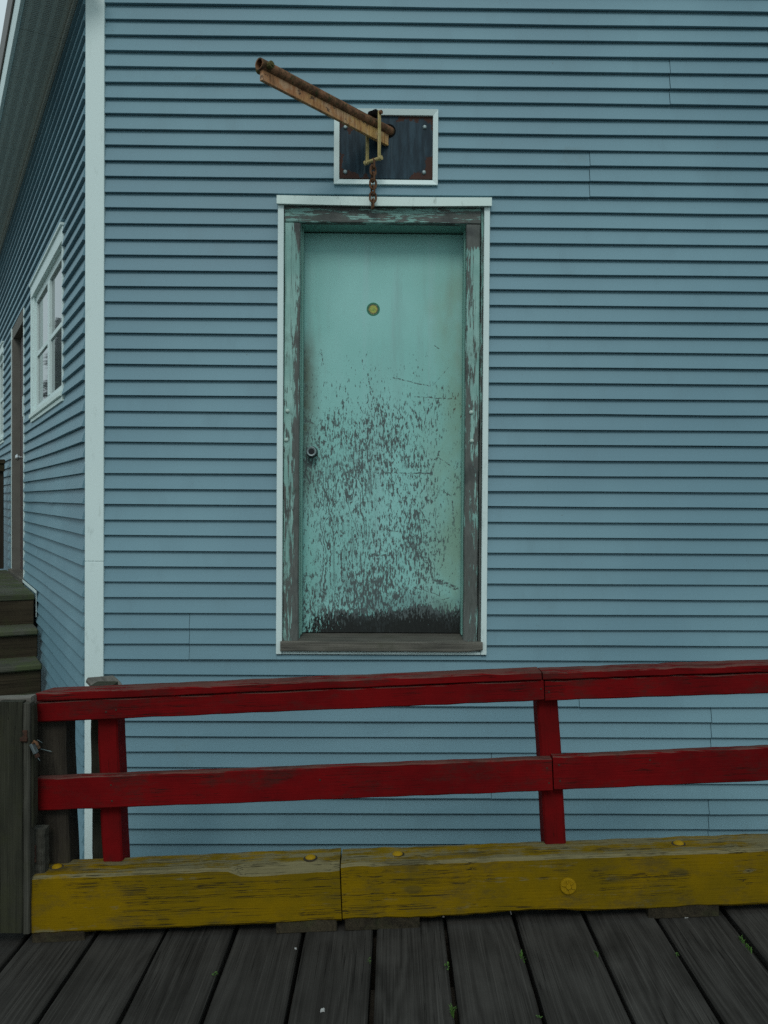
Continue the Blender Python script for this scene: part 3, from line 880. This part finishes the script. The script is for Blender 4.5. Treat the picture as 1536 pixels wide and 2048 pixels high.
# ---- steel backing plate of the hoist in its white frame
plate = slab('steel_plate', M['plate'], bld, WF, PU0 - .003, PU1 + .003, -.006, .006, PZ0 - .003, PZ1 + .003, .001)
q0, q1 = F(668, 290, -.026)[0], F(876, 290, -.026)[0]
r0, r1 = F(772, 368.5, -.026)[1], F(772, 217.5, -.026)[1]
i0, i1 = F(678.5, 290, -.026)[0], F(866, 290, -.026)[0]
s0_, s1_ = F(772, 358.5, -.026)[1], F(772, 228.5, -.026)[1]
def mitre(pts_out, pts_in):
    bm = bmesh.new()
    q = [pts_out[0], pts_out[1], pts_in[1], pts_in[0]]
    lo = [bm.verts.new((a, .006, b)) for a, b in q]; hi = [bm.verts.new((a, d, b)) for (a, b), d in zip(q, (-.028, -.028, -.020, -.020))]
    for i in range(4): bm.faces.new((lo[i], lo[(i+1) % 4], hi[(i+1) % 4], hi[i]))
    bm.faces.new(lo); bm.faces.new(hi)
    return link('plate_trim', bm, M['trim'], plate, WF)
oc = [(q0, r0), (q1, r0), (q1, r1), (q0, r1)]; ic = [(i0, s0_), (i1, s0_), (i1, s1_), (i0, s1_)]
g_ = .0006
mitre((oc[0], oc[1]), (ic[0], ic[1])); mitre((oc[2], oc[3]), (ic[2], ic[3]))
mitre(((q1, r0 + g_), (q1, r1 - g_)), ((i1, s0_ + g_), (i1, s1_ - g_))); mitre(((q0, r1 - g_), (q0, r0 + g_)), ((i0, s1_ - g_), (i0, s0_ + g_)))
for (bx, by) in ((691, 254), (849.5, 254), (690.5, 343.5), (848, 344.5)):
    u, z = F(bx, by, -.01)
    bm = bmesh.new(); lathe(bm, [(.0002, -.010), (.007, -.0088), (.0108, -.004), (.0115, 0.0)], 14)
    link('plate_bolt', bm, M['zinc'], plate, WF @ Matrix.Translation((u, -.006, z)), True)
u, z = F(776, 262, -.006)
hole_c = WF @ Vector((u, -.006, z))
bm = bmesh.new(); lathe(bm, [(.036, -.0008), (.036, .0005)], 24)
link('hole', bm, M['void'], plate, WF @ Matrix.Translation((u + .004, -.006, z)))

# ---- side wall window, door and second window
def window(hole, name):
    u0, u1, z0, z1 = hole
    w = bpy.data.objects.new(name, None); col.objects.link(w); put(w, WL @ Matrix.Translation(((u0 + u1) / 2, 0, z0)), bld)
    T = .022
    def b(nm, a0, a1, d0, d1, c0, c1, m='trim', bev=.0015): return slab(nm, M[m], w, WL, a0, a1, d0, d1, c0, c1, bev)
    b('casing', u0, u0 + T, -.022, .03, z0, z1); b('casing', u1 - T, u1, -.0195, .03, z0, z1)
    b('casing', u0 + T, u1 - T, -.0205, .03, z1 - .10, z1 - .012)
    b('drip_cap', u0 - .01, u1 + .006, -.032, .0, z1 - .012, z1 + .004)
    fw = .07
    b('frame', u0 + T, u0 + T + fw, -.010, .03, z0 + .05, z1 - .10); b('frame', u1 - T - .045, u1 - T, -.006, .03, z0 + .05, z1 - .10)
    b('sill', u0 - .012, u1 + .004, -.034, .03, z0 + .015, z0 + .05, 'trim_dirty', .004)
    b('sill', u0, u1, -.022, .03, z0 - .012, z0 + .013, 'trim_dirty')
    a0, a1, c0, c1 = u0 + T + fw, u1 - T - .045, z0 + .05, z1 - .10
    um, zm = (a0 + a1) / 2, c0 + (c1 - c0) * .50
    b('sash', a0, a0 + .04, .008, .04, c0, c1); b('sash', a1 - .04, a1, .008, .04, c0, c1)
    b('sash', a0 + .04, a1 - .04, .008, .04, c1 - .05, c1); b('sash', a0 + .04, a1 - .04, .008, .04, c0, c0 + .06)
    b('muntin', um - .045, um + .045, .004, .036, c0 + .06, c1 - .05); b('muntin', a0 + .04, um - .045, .012, .036, zm - .016, zm + .016); b('muntin', um + .045, a1 - .04, .012, .036, zm - .016, zm + .016)
    for (p0, p1) in ((a0 + .04, um - .045), (um + .045, a1 - .04)):
        for (e0, e1) in ((c0 + .06, zm - .016), (zm + .016, c1 - .05)):
            slab('pane', M['glass'], w, WL, p0 + .0005, p1 - .0005, .022, .026, e0 + .0005, e1 - .0005)
    slab('room_blind', M['curtain'], w, WL, u0, u1, .10, .11, z0, z1)
    return w
window(WIN, 'window')
window(WIN2, 'window')
u0, u1, z0, z1 = SDOOR
sd = bpy.data.objects.new('side_door', None); col.objects.link(sd); put(sd, WL @ Matrix.Translation(((u0 + u1) / 2, 0, z0)), bld)
def b(nm, m, a0, a1, d0, d1, c0, c1, bev=.002): return slab(nm, M[m], sd, WL, a0, a1, d0, d1, c0, c1, bev)
b('trim', 'trim', u0, u0 + .022, -.024, .03, z0, z1); b('trim', 'trim', u1 - .022, u1, -.0195, .03, z0, z1)
b('casing', 'brownframe', u0 + .022, u0 + .13, -.020, .08, z0, z1 - .11); b('casing', 'brownframe', u1 - .13, u1 - .022, -.012, .08, z0, z1 - .11)
b('casing', 'brownframe', u0 + .022, u1 - .022, -.014, .08, z1 - .11, z1)
b('sill', 'sillwood', u0 + .0, u1 - .0, -.05, .09, z0 - .03, z0 + .015)
b('slab', 'browndoor', u0 + .131, u1 - .131, .045, .09, z0 + .016, z1 - .111)
bm = bmesh.new(); lathe(bm, [(.0002, -.075), (.018, -.073), (.030, -.058), (.030, -.048), (.014, -.036), (.012, -.01), (.034, -.006), (.034, 0)], 18)
ku, kz = L(40, 915, .01)
link('knob', bm, M['chrome'], sd, WL @ Matrix.Translation((ku, .045, kz)), True)
nu, nz_ = L(45, 812, .04)
b('notice', 'trim', nu - .06, nu + .06, .0435, .0448, nz_ - .09, nz_ + .09, 0)

# ------------------------------------------------------------------ hoist beam, trolley and chain
b_w = Vector(hole_c)
b_e = P(518, 127, 3.735); b_e.z = b_w.z + (b_e.z - b_w.z)
bdir = (b_e - b_w).normalized()
bl = (b_e - b_w).length
hb = thing('hoist_beam', 'rusty pipe and yellowed flat bar jutting from the plate above the door', 'hoist beam', Matrix.Translation(b_w))
MB = axes(b_w - bdir * .05, b_e)                   # local x runs from the wall outwards
PR = .0255
bm = bmesh.new()
tot = bl + .05
prof = [(PR, 0), (PR, tot * .3), (PR * 1.01, tot * .6), (PR, tot), (PR - .0055, tot), (PR - .0055, tot - .12), (.0003, tot - .12)]
lathe(bm, prof, 24, 'x')
link('pipe', bm, M['pipe'], hb, MB, True)
bm = bmesh.new()
vs = []
zt_, zb_ = -PR + .006, -PR - .054
for y in (-.009, .009):
    for (x, z) in ((.055, zt_), (.055, zb_), (tot - .012, zb_ + .010), (tot - .012, zt_)):
        vs.append(bm.verts.new((x, y, z)))
for f in ((0,1,2,3), (4,7,6,5), (0,4,5,1), (1,5,6,2), (2,6,7,3), (3,7,4,0)): bm.faces.new([vs[i] for i in f])
bevel(bm, .0018)
link('flat_bar', bm, M['bar'], hb, MB)
# stop bolt across the open end of the pipe
for sgn in (-1, 1):
    bm = bmesh.new(); lathe(bm, [(.0002, sgn * .052), (.0075, sgn * .052), (.0078, sgn * .046), (.015, sgn * .046), (.0165, sgn * .044), (.0165, sgn * .030), (.014, sgn * .022)], 10)
    link('stop_nut', bm, M['nut'], hb, MB @ Matrix.Translation((tot - .035, 0, -.004)), False)
# trolley: two straps, rollers above the pipe, a pin below
s_ = .115
MT = MB @ Matrix.Translation((s_ + .05, 0, 0))
tr = thing('beam_trolley', 'small yellowed steel hanger straddling the hoist beam beside the plate', 'trolley', MT)
for sgn in (-1, 1):
    bm = bmesh.new(); box(bm, -.010, .010, sgn * .040 - .004, sgn * .040 + .004, -.196, .052); bevel(bm, .002)
    link('strap', bm, M['hanger'], tr, MT)
    bm = bmesh.new(); lathe(bm, [(.0002, sgn * .024), (.018, sgn * .024), (.021, sgn * .020), (.021, sgn * .006), (.015, sgn * .003), (.0002, sgn * .003)], 14, 'y', 0, 0, .0445)
    link('roller', bm, M['void'], tr, MT, True)
    bm = bmesh.new(); lathe(bm, [(.0002, sgn * .058), (.011, sgn * .057), (.012, sgn * .050), (.012, sgn * .0445)], 10, 'y', 0, 0, -.186)
    link('pin_head', bm, M['hanger'], tr, MT, True)
    bm = bmesh.new(); lathe(bm, [(.0002, sgn * .056), (.010, sgn * .055), (.011, sgn * .0445)], 10, 'y', 0, 0, .042)
    link('pin_head', bm, M['rust'], tr, MT, True)
bm = bmesh.new(); lathe(bm, [(.0085, -.05), (.0085, .05)], 12, 'y', 0, 0, -.186)
link('pin', bm, M['hanger'], tr, MT, True)
pin_w = MT @ Vector((0, 0, -.186))
# the chain hangs free from the pin
chn = thing('chain', 'short rusty chain hanging from the trolley in front of the door head', 'chain', Matrix.Translation(pin_w))
def link_mesh(ln, wd, r):
    bm = bmesh.new(); pts = []
    a = wd / 2; s = ln / 2 - a
    for i in range(7): t = math.pi * i / 6; pts.append(Vector((a * math.cos(t), 0, s + a * math.sin(t))))
    for i in range(7): t = math.pi + math.pi * i / 6; pts.append(Vector((a * math.cos(t), 0, -s + a * math.sin(t))))
    tube(bm, pts, r, 7, True)
    return bm
PITCH_L = .0335
l0 = None
for i in range(7):
    Ml = Matrix.Translation(pin_w + Vector((0, 0, -.018 - i * PITCH_L))) @ Matrix.Rotation(R(25 + (90 if i % 2 == 0 else 0) + rnd.uniform(-14, 14)), 4, 'Z') @ Matrix.Rotation(R(rnd.uniform(-3, 3)), 4, 'Y')
    if l0 is None: l0 = link('link', link_mesh(.050, .031, .0054), M['rust'], chn, Ml, True)
    else:
        o = l0.copy(); col.objects.link(o); put(o, Ml, chn)

# ------------------------------------------------------------------ kerb timbers on the boardwalk
KF, KD = 3.085, .150                               # front face depth, thickness
def timber(x0, x1, ytop0, ytop1, ybot0, ybot1, seed, label, chip=None):
    a = P(x0, (ytop0 + ybot0) / 2, KF); b_ = P(x1, (ytop1 + ybot1) / 2, KF)
    h = ((P(x0, ytop0, KF) - P(x0, ybot0, KF)).length + (P(x1, ytop1, KF) - P(x1, ybot1, KF)).length) / 2
    off = Vector((0, KD / 2, 0))
    Mx = axes(a + off, b_ + off)
    t = thing('kerb_timber', label, 'timber', Mx, 'yellow kerb timbers along the edge of the boardwalk')
    ln = (b_ - a).length
    link('beam', beam_bm(ln, KD, h, max(24, int(ln / .04)), .0016, .010, seed, chip), M['yellow'], t, Mx)
    return t, Mx, ln, h
def chip_l(p, k_, t):
    if .655 < t and k_ in (5, 6):                 # long splinter lost from the front arris
        d = min(1, (t - .655) / .03)
        if k_ == 6: p.z -= .026 * d * (1.0 - .4 * (t - .655) / .345)
        else: p.z -= .004 * d; p.y += .034 * d
    if k_ in (0, 7): p.z += .006 * mnoise.noise(Vector((p.x * 3, 0, 1)))
    return p
def rough_l(p, k_, t):
    if k_ in (5, 6): p.z += .004 * mnoise.noise(Vector((p.x * 9, 3, 1))); p.y += .003 * mnoise.noise(Vector((p.x * 11, 7, 1)))
    if k_ in (0, 7, 1): p.z += .011 * mnoise.noise(Vector((p.x * 2.2, 0, 4)))
    return p
tA, MA, lnA, hA = timber(61, 681.0, 1756, 1726, 1868, 1845, 31, 'shorter yellow kerb timber with a chipped edge and the loose left end', chip_l)
tC, MC, lnC, hC = timber(683.5, 1900, 1726, 1688, 1845, 1793, 32, 'longer yellow kerb timber with a round washer bolted to its face', rough_l)
def dome(parent, px, py, r, label=None):
    """painted bolt head on the top of a timber"""
    d = ray(px, py)
    Mi = WM[parent].inverted(); hh = hA if parent is tA else hC
    o_ = Mi @ EYE; r_ = Mi.to_3x3() @ d
    tt = (hh / 2 - o_.z) / r_.z
    p = o_ + r_ * tt
    bm = bmesh.new(); lathe(bm, [(.0002, .011), (r * .5, .0095), (r * .9, .004), (r, -.004)], 16, 'z')
    b2 = bmesh.new(); lathe(b2, [(r * 1.28, -.003), (r * 1.22, .0006), (r * .9, .0007)], 16, 'z')  # dark ring laid round the bolt; shade of a recess put into colour
    link('bolt_shade_ring', b2, M['stepwood'], parent, WM[parent] @ Matrix.Translation((p.x, p.y, hh / 2)))
    link('bolt_head', bm, M['yellow_bolt'], parent, WM[parent] @ Matrix.Translation((p.x, p.y, hh / 2)), True)
dome(tA, 114, 1734, .020); dome(tA, 621, 1715.5, .021)
dome(tC, 795, 1708.5, .021); dome(tC, 1357, 1687, .021)
# cast washer on the front face
Mi = MC.inverted(); pw = Mi @ P(1136, 1771.5, KF)
bm = bmesh.new(); lathe(bm, [(.0002, -.012), (.009, -.012), (.010, -.007), (.014, -.0062), (.022, -.009), (.0285, -.008), (.030, 0.003)], 20)
link('washer', bm, M['yellow_bolt'], tC, MC @ Matrix.Translation((pw.x, -KD / 2, pw.z)), True)
for q in range(6):
    t = math.pi * q / 3 + .3
    bm = bmesh.new(); box(bm, .011, .026, -.0118, -.004, -.0022, .0022)
    link('washer_rib', bm, M['yellow_bolt'], tC, MC @ Matrix.Translation((pw.x, -KD / 2, pw.z)) @ Matrix.Rotation(t, 4, 'Y'))
# packing blocks between timber and planks
def block(parent, x0, x1, label=None):
    a = P(x0, 1870, KF).x; b_ = P(x1, 1870, KF).x
    hh = hA if parent is tA else hC
    mid = (a + b_) / 2
    Mi = WM[parent].inverted()
    lo = Mi @ Vector((mid, KF, deck_z(mid) - .004)); 
    bm = bmesh.new(); box(bm, -(b_-a)/2, (b_-a)/2, -KD / 2 + .006, KD / 2 - .004, lo.z, -hh / 2 + .012); bevel(bm, .003)
    link('block', bm, M['stepwood'], parent, WM[parent] @ Matrix.Translation((lo.x, 0, 0)))
block(tA, 62, 168); block(tA, 552, 674); block(tC, 690, 840); block(tC, 1298, 1440)

# ------------------------------------------------------------------ red railing
RY = 3.155                                         # front face of the rails
rl = thing('red_railing', 'red painted timber railing with two rails on leaning posts behind the yellow timbers', 'railing', Matrix.Translation(P(650, 1700, RY + .1)))
def rail(name, x0, x1, yt0, yt1, yb0, yb1, th, seed, fy=RY, shape=None):
    a = P(x0, (yt0 + yb0) / 2, fy); b_ = P(x1, (yt1 + yb1) / 2, fy)
    h = ((P(x0, yt0, fy) - P(x0, yb0, fy)).length + (P(x1, yt1, fy) - P(x1, yb1, fy)).length) / 2
    off = Vector((0, th / 2, 0))
    return beam(name, M['red'], rl, a + off, b_ + off, th, h, seg=26, jit=.0011, ch=.004, seed=seed, shape=shape)
def soft(p, k_, t):
    if k_ in (5, 6): p.z += .0035 * mnoise.noise(Vector((p.x * 7, 1, 9)))
    return p
rail('rail', 72, 1088, 1405.5, 1360, 1444, 1402, .040, 41, shape=soft)
rail('rail', 1090, 1720, 1361, 1340, 1402, 1380, .040, 42, shape=soft)
rail('rail', 75.5, 1104.5, 1558, 1516, 1621, 1583, .040, 43, shape=soft)
rail('rail', 1107, 1720, 1513, 1488, 1581, 1554, .040, 44, shape=soft)
def capend(p, k_, t):
    if t < .02 and p.y > 0: p.x += .030              # far corner of the cap end is sawn off
    return soft(p, k_, t)
rail('cap_board', 71.5, 1083, 1386, 1345, 1404.5, 1359, .100, 45, RY - .008, capend)
rail('cap_board', 1086, 1720, 1346, 1321.5, 1360, 1338, .100, 46, RY - .008, soft)
PY = RY + .0405
def post(x0, y0, x1, y1, w, m, nm, parent, dep=.10, fy=PY, seed=0, zdown=.45):
    a = P(x0, y0, fy); b_ = P(x1, y1, fy)
    dn = (b_ - a).normalized()
    b2 = b_ + dn * zdown
    off = Vector((0, dep / 2, 0))
    return beam(nm, m, parent, b2 + off, a + off, w, dep, up=Vector((0, -1, 0)), seg=12, jit=.0018, ch=.007, seed=seed)
post(212.5, 1396, 224.5, 1713, .076, M['redpost'], 'post', rl, seed=51)
post(1093, 1352, 1111, 1678, .080, M['redpost'], 'post', rl, seed=52)
post(1690, 1345, 1704, 1660, .096, M['redpost'], 'post', rl, seed=53)

for (nx, ny) in ((212, 1424), (232, 1420), (1082, 1378), (1098, 1384), (222, 1570), (224, 1602), (1094, 1536), (1098, 1566), (1118, 1530), (1120, 1562), (640, 1560), (752, 1362), (1300, 1520)):
    q = P(nx, ny, RY)
    bm = bmesh.new(); lathe(bm, [(.0002, -.0018), (.0035, -.0012), (.0044, .0012)], 9)
    link('nail', bm, M['rust_dark'], rl, Matrix.Translation(q), True)
# weathered pieces behind the railing's left end
wp = thing('old_post', 'rough brown weathered post behind the left ends of the red rails', 'post', Matrix.Translation(P(105, 1720, 3.25)))
post(95, 1408, 105, 1722, .128, M['postwood_x'], 'post_body', wp, .11, PY + .001, 61)
for (nx, ny, ln) in ((88, 1498, .045), (81, 1480, .022), (82, 1516, .012)):
    a = P(nx - 6, ny, PY - .004)
    bm = bmesh.new(); tube(bm, [a, a + Vector((ln, -.012, -.006))], .0016, 6)
    link('nail', bm, M['zinc'], wp)
gp = thing('grey_post', 'grey timber post hidden close behind the left red post', 'post', Matrix.Translation(P(205, 1700, 3.34)))
post(202, 1372, 206, 1715, .085, M['gatewood_x'], 'post_body', gp, .085, 3.302, 62)
hl0 = Vector((-1.196, 3.590, .802)); hdir = Vector((math.sin(LA), -math.cos(LA), -.02))
hr = thing('handrail_board', 'short grey weathered handrail board poking out behind the red cap', 'board', Matrix.Translation(hl0))
beam('board', M['greywood'], hr, hl0, hl0 + hdir * .31, .118, .028, seg=5, jit=.002, ch=.008, seed=63)

# ------------------------------------------------------------------ gate at the left edge
GY = 3.06
gt = thing('wooden_gate', 'mossy grey board gate at the left end of the yellow timber', 'gate', Matrix.Translation(P(20, 1862, GY)))
def vboard(nm, x0, x1, y0, y1, dep, m, parent, fy, seed, jit=.0015, ch=.004):
    a = P((x0 + x1) / 2, y0, fy); b_ = P((x0 + x1) / 2, y1, fy)
    a.x = b_.x = (a.x + b_.x) / 2
    w = (x1 - x0) / FPX * fy
    off = Vector((0, dep / 2, 0))
    return beam(nm, m, parent, b_ + off, a + off, w, dep, up=Vector((0, -1, 0)), seg=10, jit=jit, ch=ch, seed=seed)
M['gatewood_x'] = wood_mat('mossy_gate_wood', (.012, .013, .009), (.046, .047, .031), 'x', moss=(.034, .038, .013), moss_amt=.5)
M['battenwood'] = wood_mat('grey_batten_wood', (.022, .023, .018), (.085, .084, .068), 'x', moss=(.035, .04, .018), moss_amt=.35)
vboard('board', -2, 44.5, 1404, 1866, .036, M['gatewood_x'], gt, GY, 71)
vboard('board', -70, -4, 1409, 1866, .036, M['gatewood_x'], gt, GY, 72)
vboard('board', -140, -72, 1412, 1866, .036, M['gatewood_x'], gt, GY, 73)
beam('ledge', M['greywood'], gt, P(-140, 1409, GY + .06), P(68, 1399, GY + .06), .05, .030, seg=8, seed=74)  # weathered grey, chosen lighter to put the light on the gate's top into colour
beam('ledge', M['gatewood_x'], gt, P(-140, 1800, GY + .06), P(40, 1795, GY + .06), .045, .09, seg=8, seed=75)
vboard('batten', 45.5, 59, 1407, 1868, .05, M['battenwood'], gt, GY + .004, 76)
vboard('batten', 59.5, 66, 1412, 1655, .045, M['gatewood_x'], gt, GY + .02, 77)
def fpx(nm, m, parent, x0, x1, y0, y1, fy, dep, bev=.001):
    a = P(x0, y1, fy); b_ = P(x1, y0, fy)
    return slab(nm, m, parent, Matrix.Identity(4), a.x, b_.x, fy - dep, fy, a.z, b_.z, bev)
fpx('hinge', M['rust_dark'], gt, 46, 55, 1460, 1484, GY + .0035, .006)
fpx('staple', M['rust_dark'], gt, 42, 56, 1474, 1481, GY + .0035, .012)
# hasp with a small padlock hanging on it
hp = thing('padlock', 'small rusty padlock with a grey body hanging at the gate edge', 'padlock', Matrix.Translation(P(68, 1497, GY)))
a = P(68, 1497, GY + .012)
Mp = Matrix.Translation(a) @ Matrix.Rotation(R(-24), 4, 'Y') @ Matrix.Rotation(R(18), 4, 'Z').inverted()
bm = bmesh.new(); box(bm, -.007, .007, -.010, .010, -.020, .020); bevel(bm, .003)
link('lock_body', bm, M['lock'], hp, Mp)
bm = bmesh.new(); tube(bm, [Vector((.004, 0, .018)), Vector((.014, 0, .024)), Vector((.022, 0, .016)), Vector((.022, 0, -.006))], .0052, 7)
link('shackle', bm, M['rust'], hp, Mp, True)
bm = bmesh.new(); box(bm, -.006, .006, -.007, .007, -.036, -.021); bevel(bm, .002)
link('hasp', bm, M['rust_dark'], hp, Mp)
sb = thing('wood_block', 'stub of grey timber with a rusty bracket on the yellow timber end', 'block', Matrix.Translation(P(75, 1745, KF + .05)))
vboard('stub', 63, 90, 1659, 1749, .045, M['battenwood'], sb, KF + .03, 81)
fpx('bracket', M['rust_dark'], sb, 50, 73, 1690, 1724, KF + .0275, .005)
for (nx, ny) in ((66.5, 1706), (67.5, 1714)):
    a = P(nx, ny, KF + .0215)
    bm = bmesh.new(); lathe(bm, [(.0002, -.003), (.003, -.002), (.0036, .002)], 8)
    link('screw', bm, M['chrome'], sb, Matrix.Translation(a), True)

# ------------------------------------------------------------------ steps and landing beside the side wall
st = thing('wooden_steps', 'mossy dark timber steps climbing along the side wall to a landing', 'steps', WL @ Matrix.Translation((L(90, 1400)[0], -.5, -.6)))
LZ = L(80, 1187)[1]
def lbox(nm, m, parent, u0, u1, d0, d1, z0, z1, bev=.006): return slab(nm, m, parent, WL, u0, u1, d0, d1, z0, z1, bev)
W0, W1 = -1.5, -.035
u_land = L(80, 1187)[0]
# landing boards run out from the wall
for i in range(9):
    a = u_land - .005 - i * .262
    lbox('landing_board', M['treadwood'], st, a - .255, a, W0, W1, LZ - .045, LZ - .002 * (i % 3))
lbox('riser', M['stepwood'], st, u_land - .06, u_land - .012, W0, W1 - .004, LZ - .24, LZ - .047)
prev = u_land - .012
for i, zz in enumerate((LZ - .218, LZ - .412, LZ - .606)):
    uu = u_land - .012 + .285 * (i + 1)
    w1 = W1 - .004 - .008 * i
    lbox('tread', M['treadwood'], st, prev - .04, uu, W0, w1, zz - .042, zz, .010)
    lbox('riser', M['stepwood'], st, uu - .075, uu - .03, W0, w1 - .003, zz - .20, zz - .043)
    prev = uu
lbox('stringer', M['stepwood'], st, u_land - 2.3, u_land - .065, W1 - .05, W1 - .005, LZ - .30, LZ - .05)
for a in (u_land - .15, u_land - 2.2):
    for d in (W0 + .1, W1 - .16):
        lbox('support_post', M['stepwood'], st, a - .09, a, d, d + .09, -.7, LZ - .05)
# white flashing where landing meets the wall
lbox('flashing', M['trim'], st, SDOOR[1] - .02, u_land + .008, -.0265, -.0245, LZ - .002, LZ + .022, .0005)
lbox('flashing', M['trim'], st, u_land - .006, u_land + .006, -.0275, -.0245, LZ - .17, LZ - .004, .0005)
lr = thing('landing_railing', 'dark brown board railing at the far end of the landing', 'railing', WL @ Matrix.Translation((L(22, 1150)[0], -.6, LZ)))
ur = L(21, 1100)[0]
for i in range(5):
    dd = -.06 - i * .20
    lbox('board', M['postwood'], lr, ur - .03, ur, dd - .19, dd, LZ + .002, LZ + 1.02, .004)
lbox('cap', M['stepwood'], lr, ur - .09, ur + .05, -1.16, -.05, LZ + 1.022, LZ + 1.065, .006)
lbox('rail', M['stepwood'], lr, ur + .001, ur + .035, -1.15, -.055, LZ + .95, LZ + 1.02, .004)

# ------------------------------------------------------------------ small growth and marks on the boardwalk
def on_deck(px, py):
    d = ray(px, py)
    n = Vector((-RAMP, 0, 1)); t = -(n.dot(EYE)) / n.dot(d)
    return EYE + d * t
def weed(px, py, n, size, kind, seed, label, spread=.4):
    r = random.Random(seed)
    p = on_deck(px, py)
    t = thing('weed', label, 'weed', Matrix.Translation(p), 'weeds sprouting from the plank gaps')
    bm = bmesh.new()
    for i in range(n):
        a = r.uniform(0, 2 * math.pi); s = size * r.uniform(.5, 1.0)
        base = Vector((r.uniform(-.004, .004), r.uniform(-1, 1) * spread * size, -.02))
        out = Vector((math.cos(a) * .55, math.sin(a) * .55, 0))
        if kind == 'grass':
            side = Vector((-out.y, out.x, 0)).normalized() * .0018
            p1 = base + out * s * .25 + Vector((0, 0, s * .6 + .02)); p2 = base + out * s * .9 + Vector((0, 0, s * .75 + .02))
            q = [bm.verts.new(c) for c in (base - side, base + side, p1 + side, p1 - side, p2)]
            bm.faces.new((q[0], q[1], q[2], q[3])); bm.faces.new((q[3], q[2], q[4]))
        else:
            c0 = base + Vector((0, 0, .022 + s * r.uniform(.2, .8))) + out * s * .3
            side = Vector((-out.y, out.x, 0)).normalized() * s * .22
            tip = c0 + out * s * .9 + Vector((0, 0, s * .12)); md = (c0 + tip) / 2 + Vector((0, 0, s * .1))
            q = [bm.verts.new(c) for c in (c0, md - side, tip, md + side)]
            bm.faces.new((q[0], q[1], q[2])); bm.faces.new((q[0], q[2], q[3]))
    link('leaves', bm, M['weed'], t, Matrix.Translation(p))
weed(428, 1953, 9, .020, 'leaf', 1, 'small leafy weed in the third gap left of the grass tuft', .3)
weed(737, 1927, 8, .015, 'leaf', 2, 'tiny leafy sprig in the gap below the yellow timber joint', .6)
weed(892, 1940, 12, .020, 'leaf', 3, 'low leafy clump in the gap above the grass tuft', .9)
weed(904, 2030, 16, .040, 'grass', 4, 'spiky green grass tuft at the bottom edge of the boardwalk', .3)
weed(1044, 1918, 16, .022, 'grass', 5, 'short grass sprouting one gap right of the grass tuft', 1.2)
weed(1193, 1912, 12, .018, 'grass', 6, 'thin grass sprig in the gap below the round washer', .9)
weed(1353, 1913, 9, .016, 'leaf', 7, 'small round leafed sprig near the right side of the boardwalk', .5)
weed(1492, 1892, 22, .022, 'grass', 8, 'longest strip of grass in the rightmost plank gap', 2.2)
weed(1080, 2040, 8, .016, 'leaf', 9, 'tiny weed at the bottom edge two gaps right of centre', .6)
def splat(px, py, s, seed, label, onrail=False):
    r = random.Random(seed)
    bm = bmesh.new()
    p = on_deck(px, py)
    c = bm.verts.new((0, 0, .0022)); ring = []
    for i in range(11):
        a = 2 * math.pi * i / 11; q = s * r.uniform(.35, 1.0)
        ring.append((math.cos(a) * q * 1.1, math.sin(a) * q * 1.5))
    top = [bm.verts.new((x * .8, y * .8, .0015)) for x, y in ring]; bot = [bm.verts.new((x, y, -.004)) for x, y in ring]
    for i in range(11):
        j = (i + 1) % 11
        bm.faces.new((c, top[i], top[j])); bm.faces.new((top[i], bot[i], bot[j], top[j]))
    o = link('bird_dropping', bm, M['dropping'], None, Matrix.Translation(p + Vector((0, 0, -.001))))
    tag(o, label, 'bird dropping', 'white bird droppings on the boardwalk')
splat(645, 2019, .0095, 1, 'white bird dropping in the middle of a plank near the bottom edge')
splat(591, 1896, .0045, 2, 'tiny white bird dropping beside a gap under the left timber')
splat(1371, 1832, .009, 3, 'white bird dropping just below the right packing block')

# ------------------------------------------------------------------ conifers away to the left, seen in the window glass
def conifer(x, y, h, rad, seed, label):
    r = random.Random(seed)
    t = thing('conifer', label, 'tree', Matrix.Translation((x, y, -.6)), 'conifers beyond the building')
    bm = bmesh.new(); lathe(bm, [(rad * .09, 0), (rad * .06, h * .5), (.01, h * .98)], 8, 'z')
    link('trunk', bm, M['bark'], t, Matrix.Translation((x, y, -.6)))
    bm = bmesh.new()
    for i in range(2600):
        f = r.random() ** .8
        z = h * (.12 + .88 * f)
        rr = rad * (1 - f) ** .85 * r.uniform(.25, 1.0) * (.75 + .35 * math.sin(z * 5))
        a = r.uniform(0, 2 * math.pi)
        c = Vector((math.cos(a) * rr, math.sin(a) * rr, z))
        o = Vector((math.cos(a), math.sin(a), -.35)); s = Vector((-math.sin(a), math.cos(a), 0))
        ln = r.uniform(.5, 1.0) * (.35 + .65 * (1 - f)); wd = ln * .28
        q = [bm.verts.new(p) for p in (c - o * ln * .5, c + s * wd, c + o * ln * .6, c - s * wd)]
        bm.faces.new(q)
    link('crown', bm, M['needles'], t, Matrix.Translation((x, y, -.6)))
conifer(-20.5, 31, 9.5, 1.9, 1, 'tall dark conifer mirrored in the side window, nearer of the pair')
conifer(-27.0, 39, 9.0, 2.4, 2, 'broad dark conifer beyond the side wall, farther of the pair')
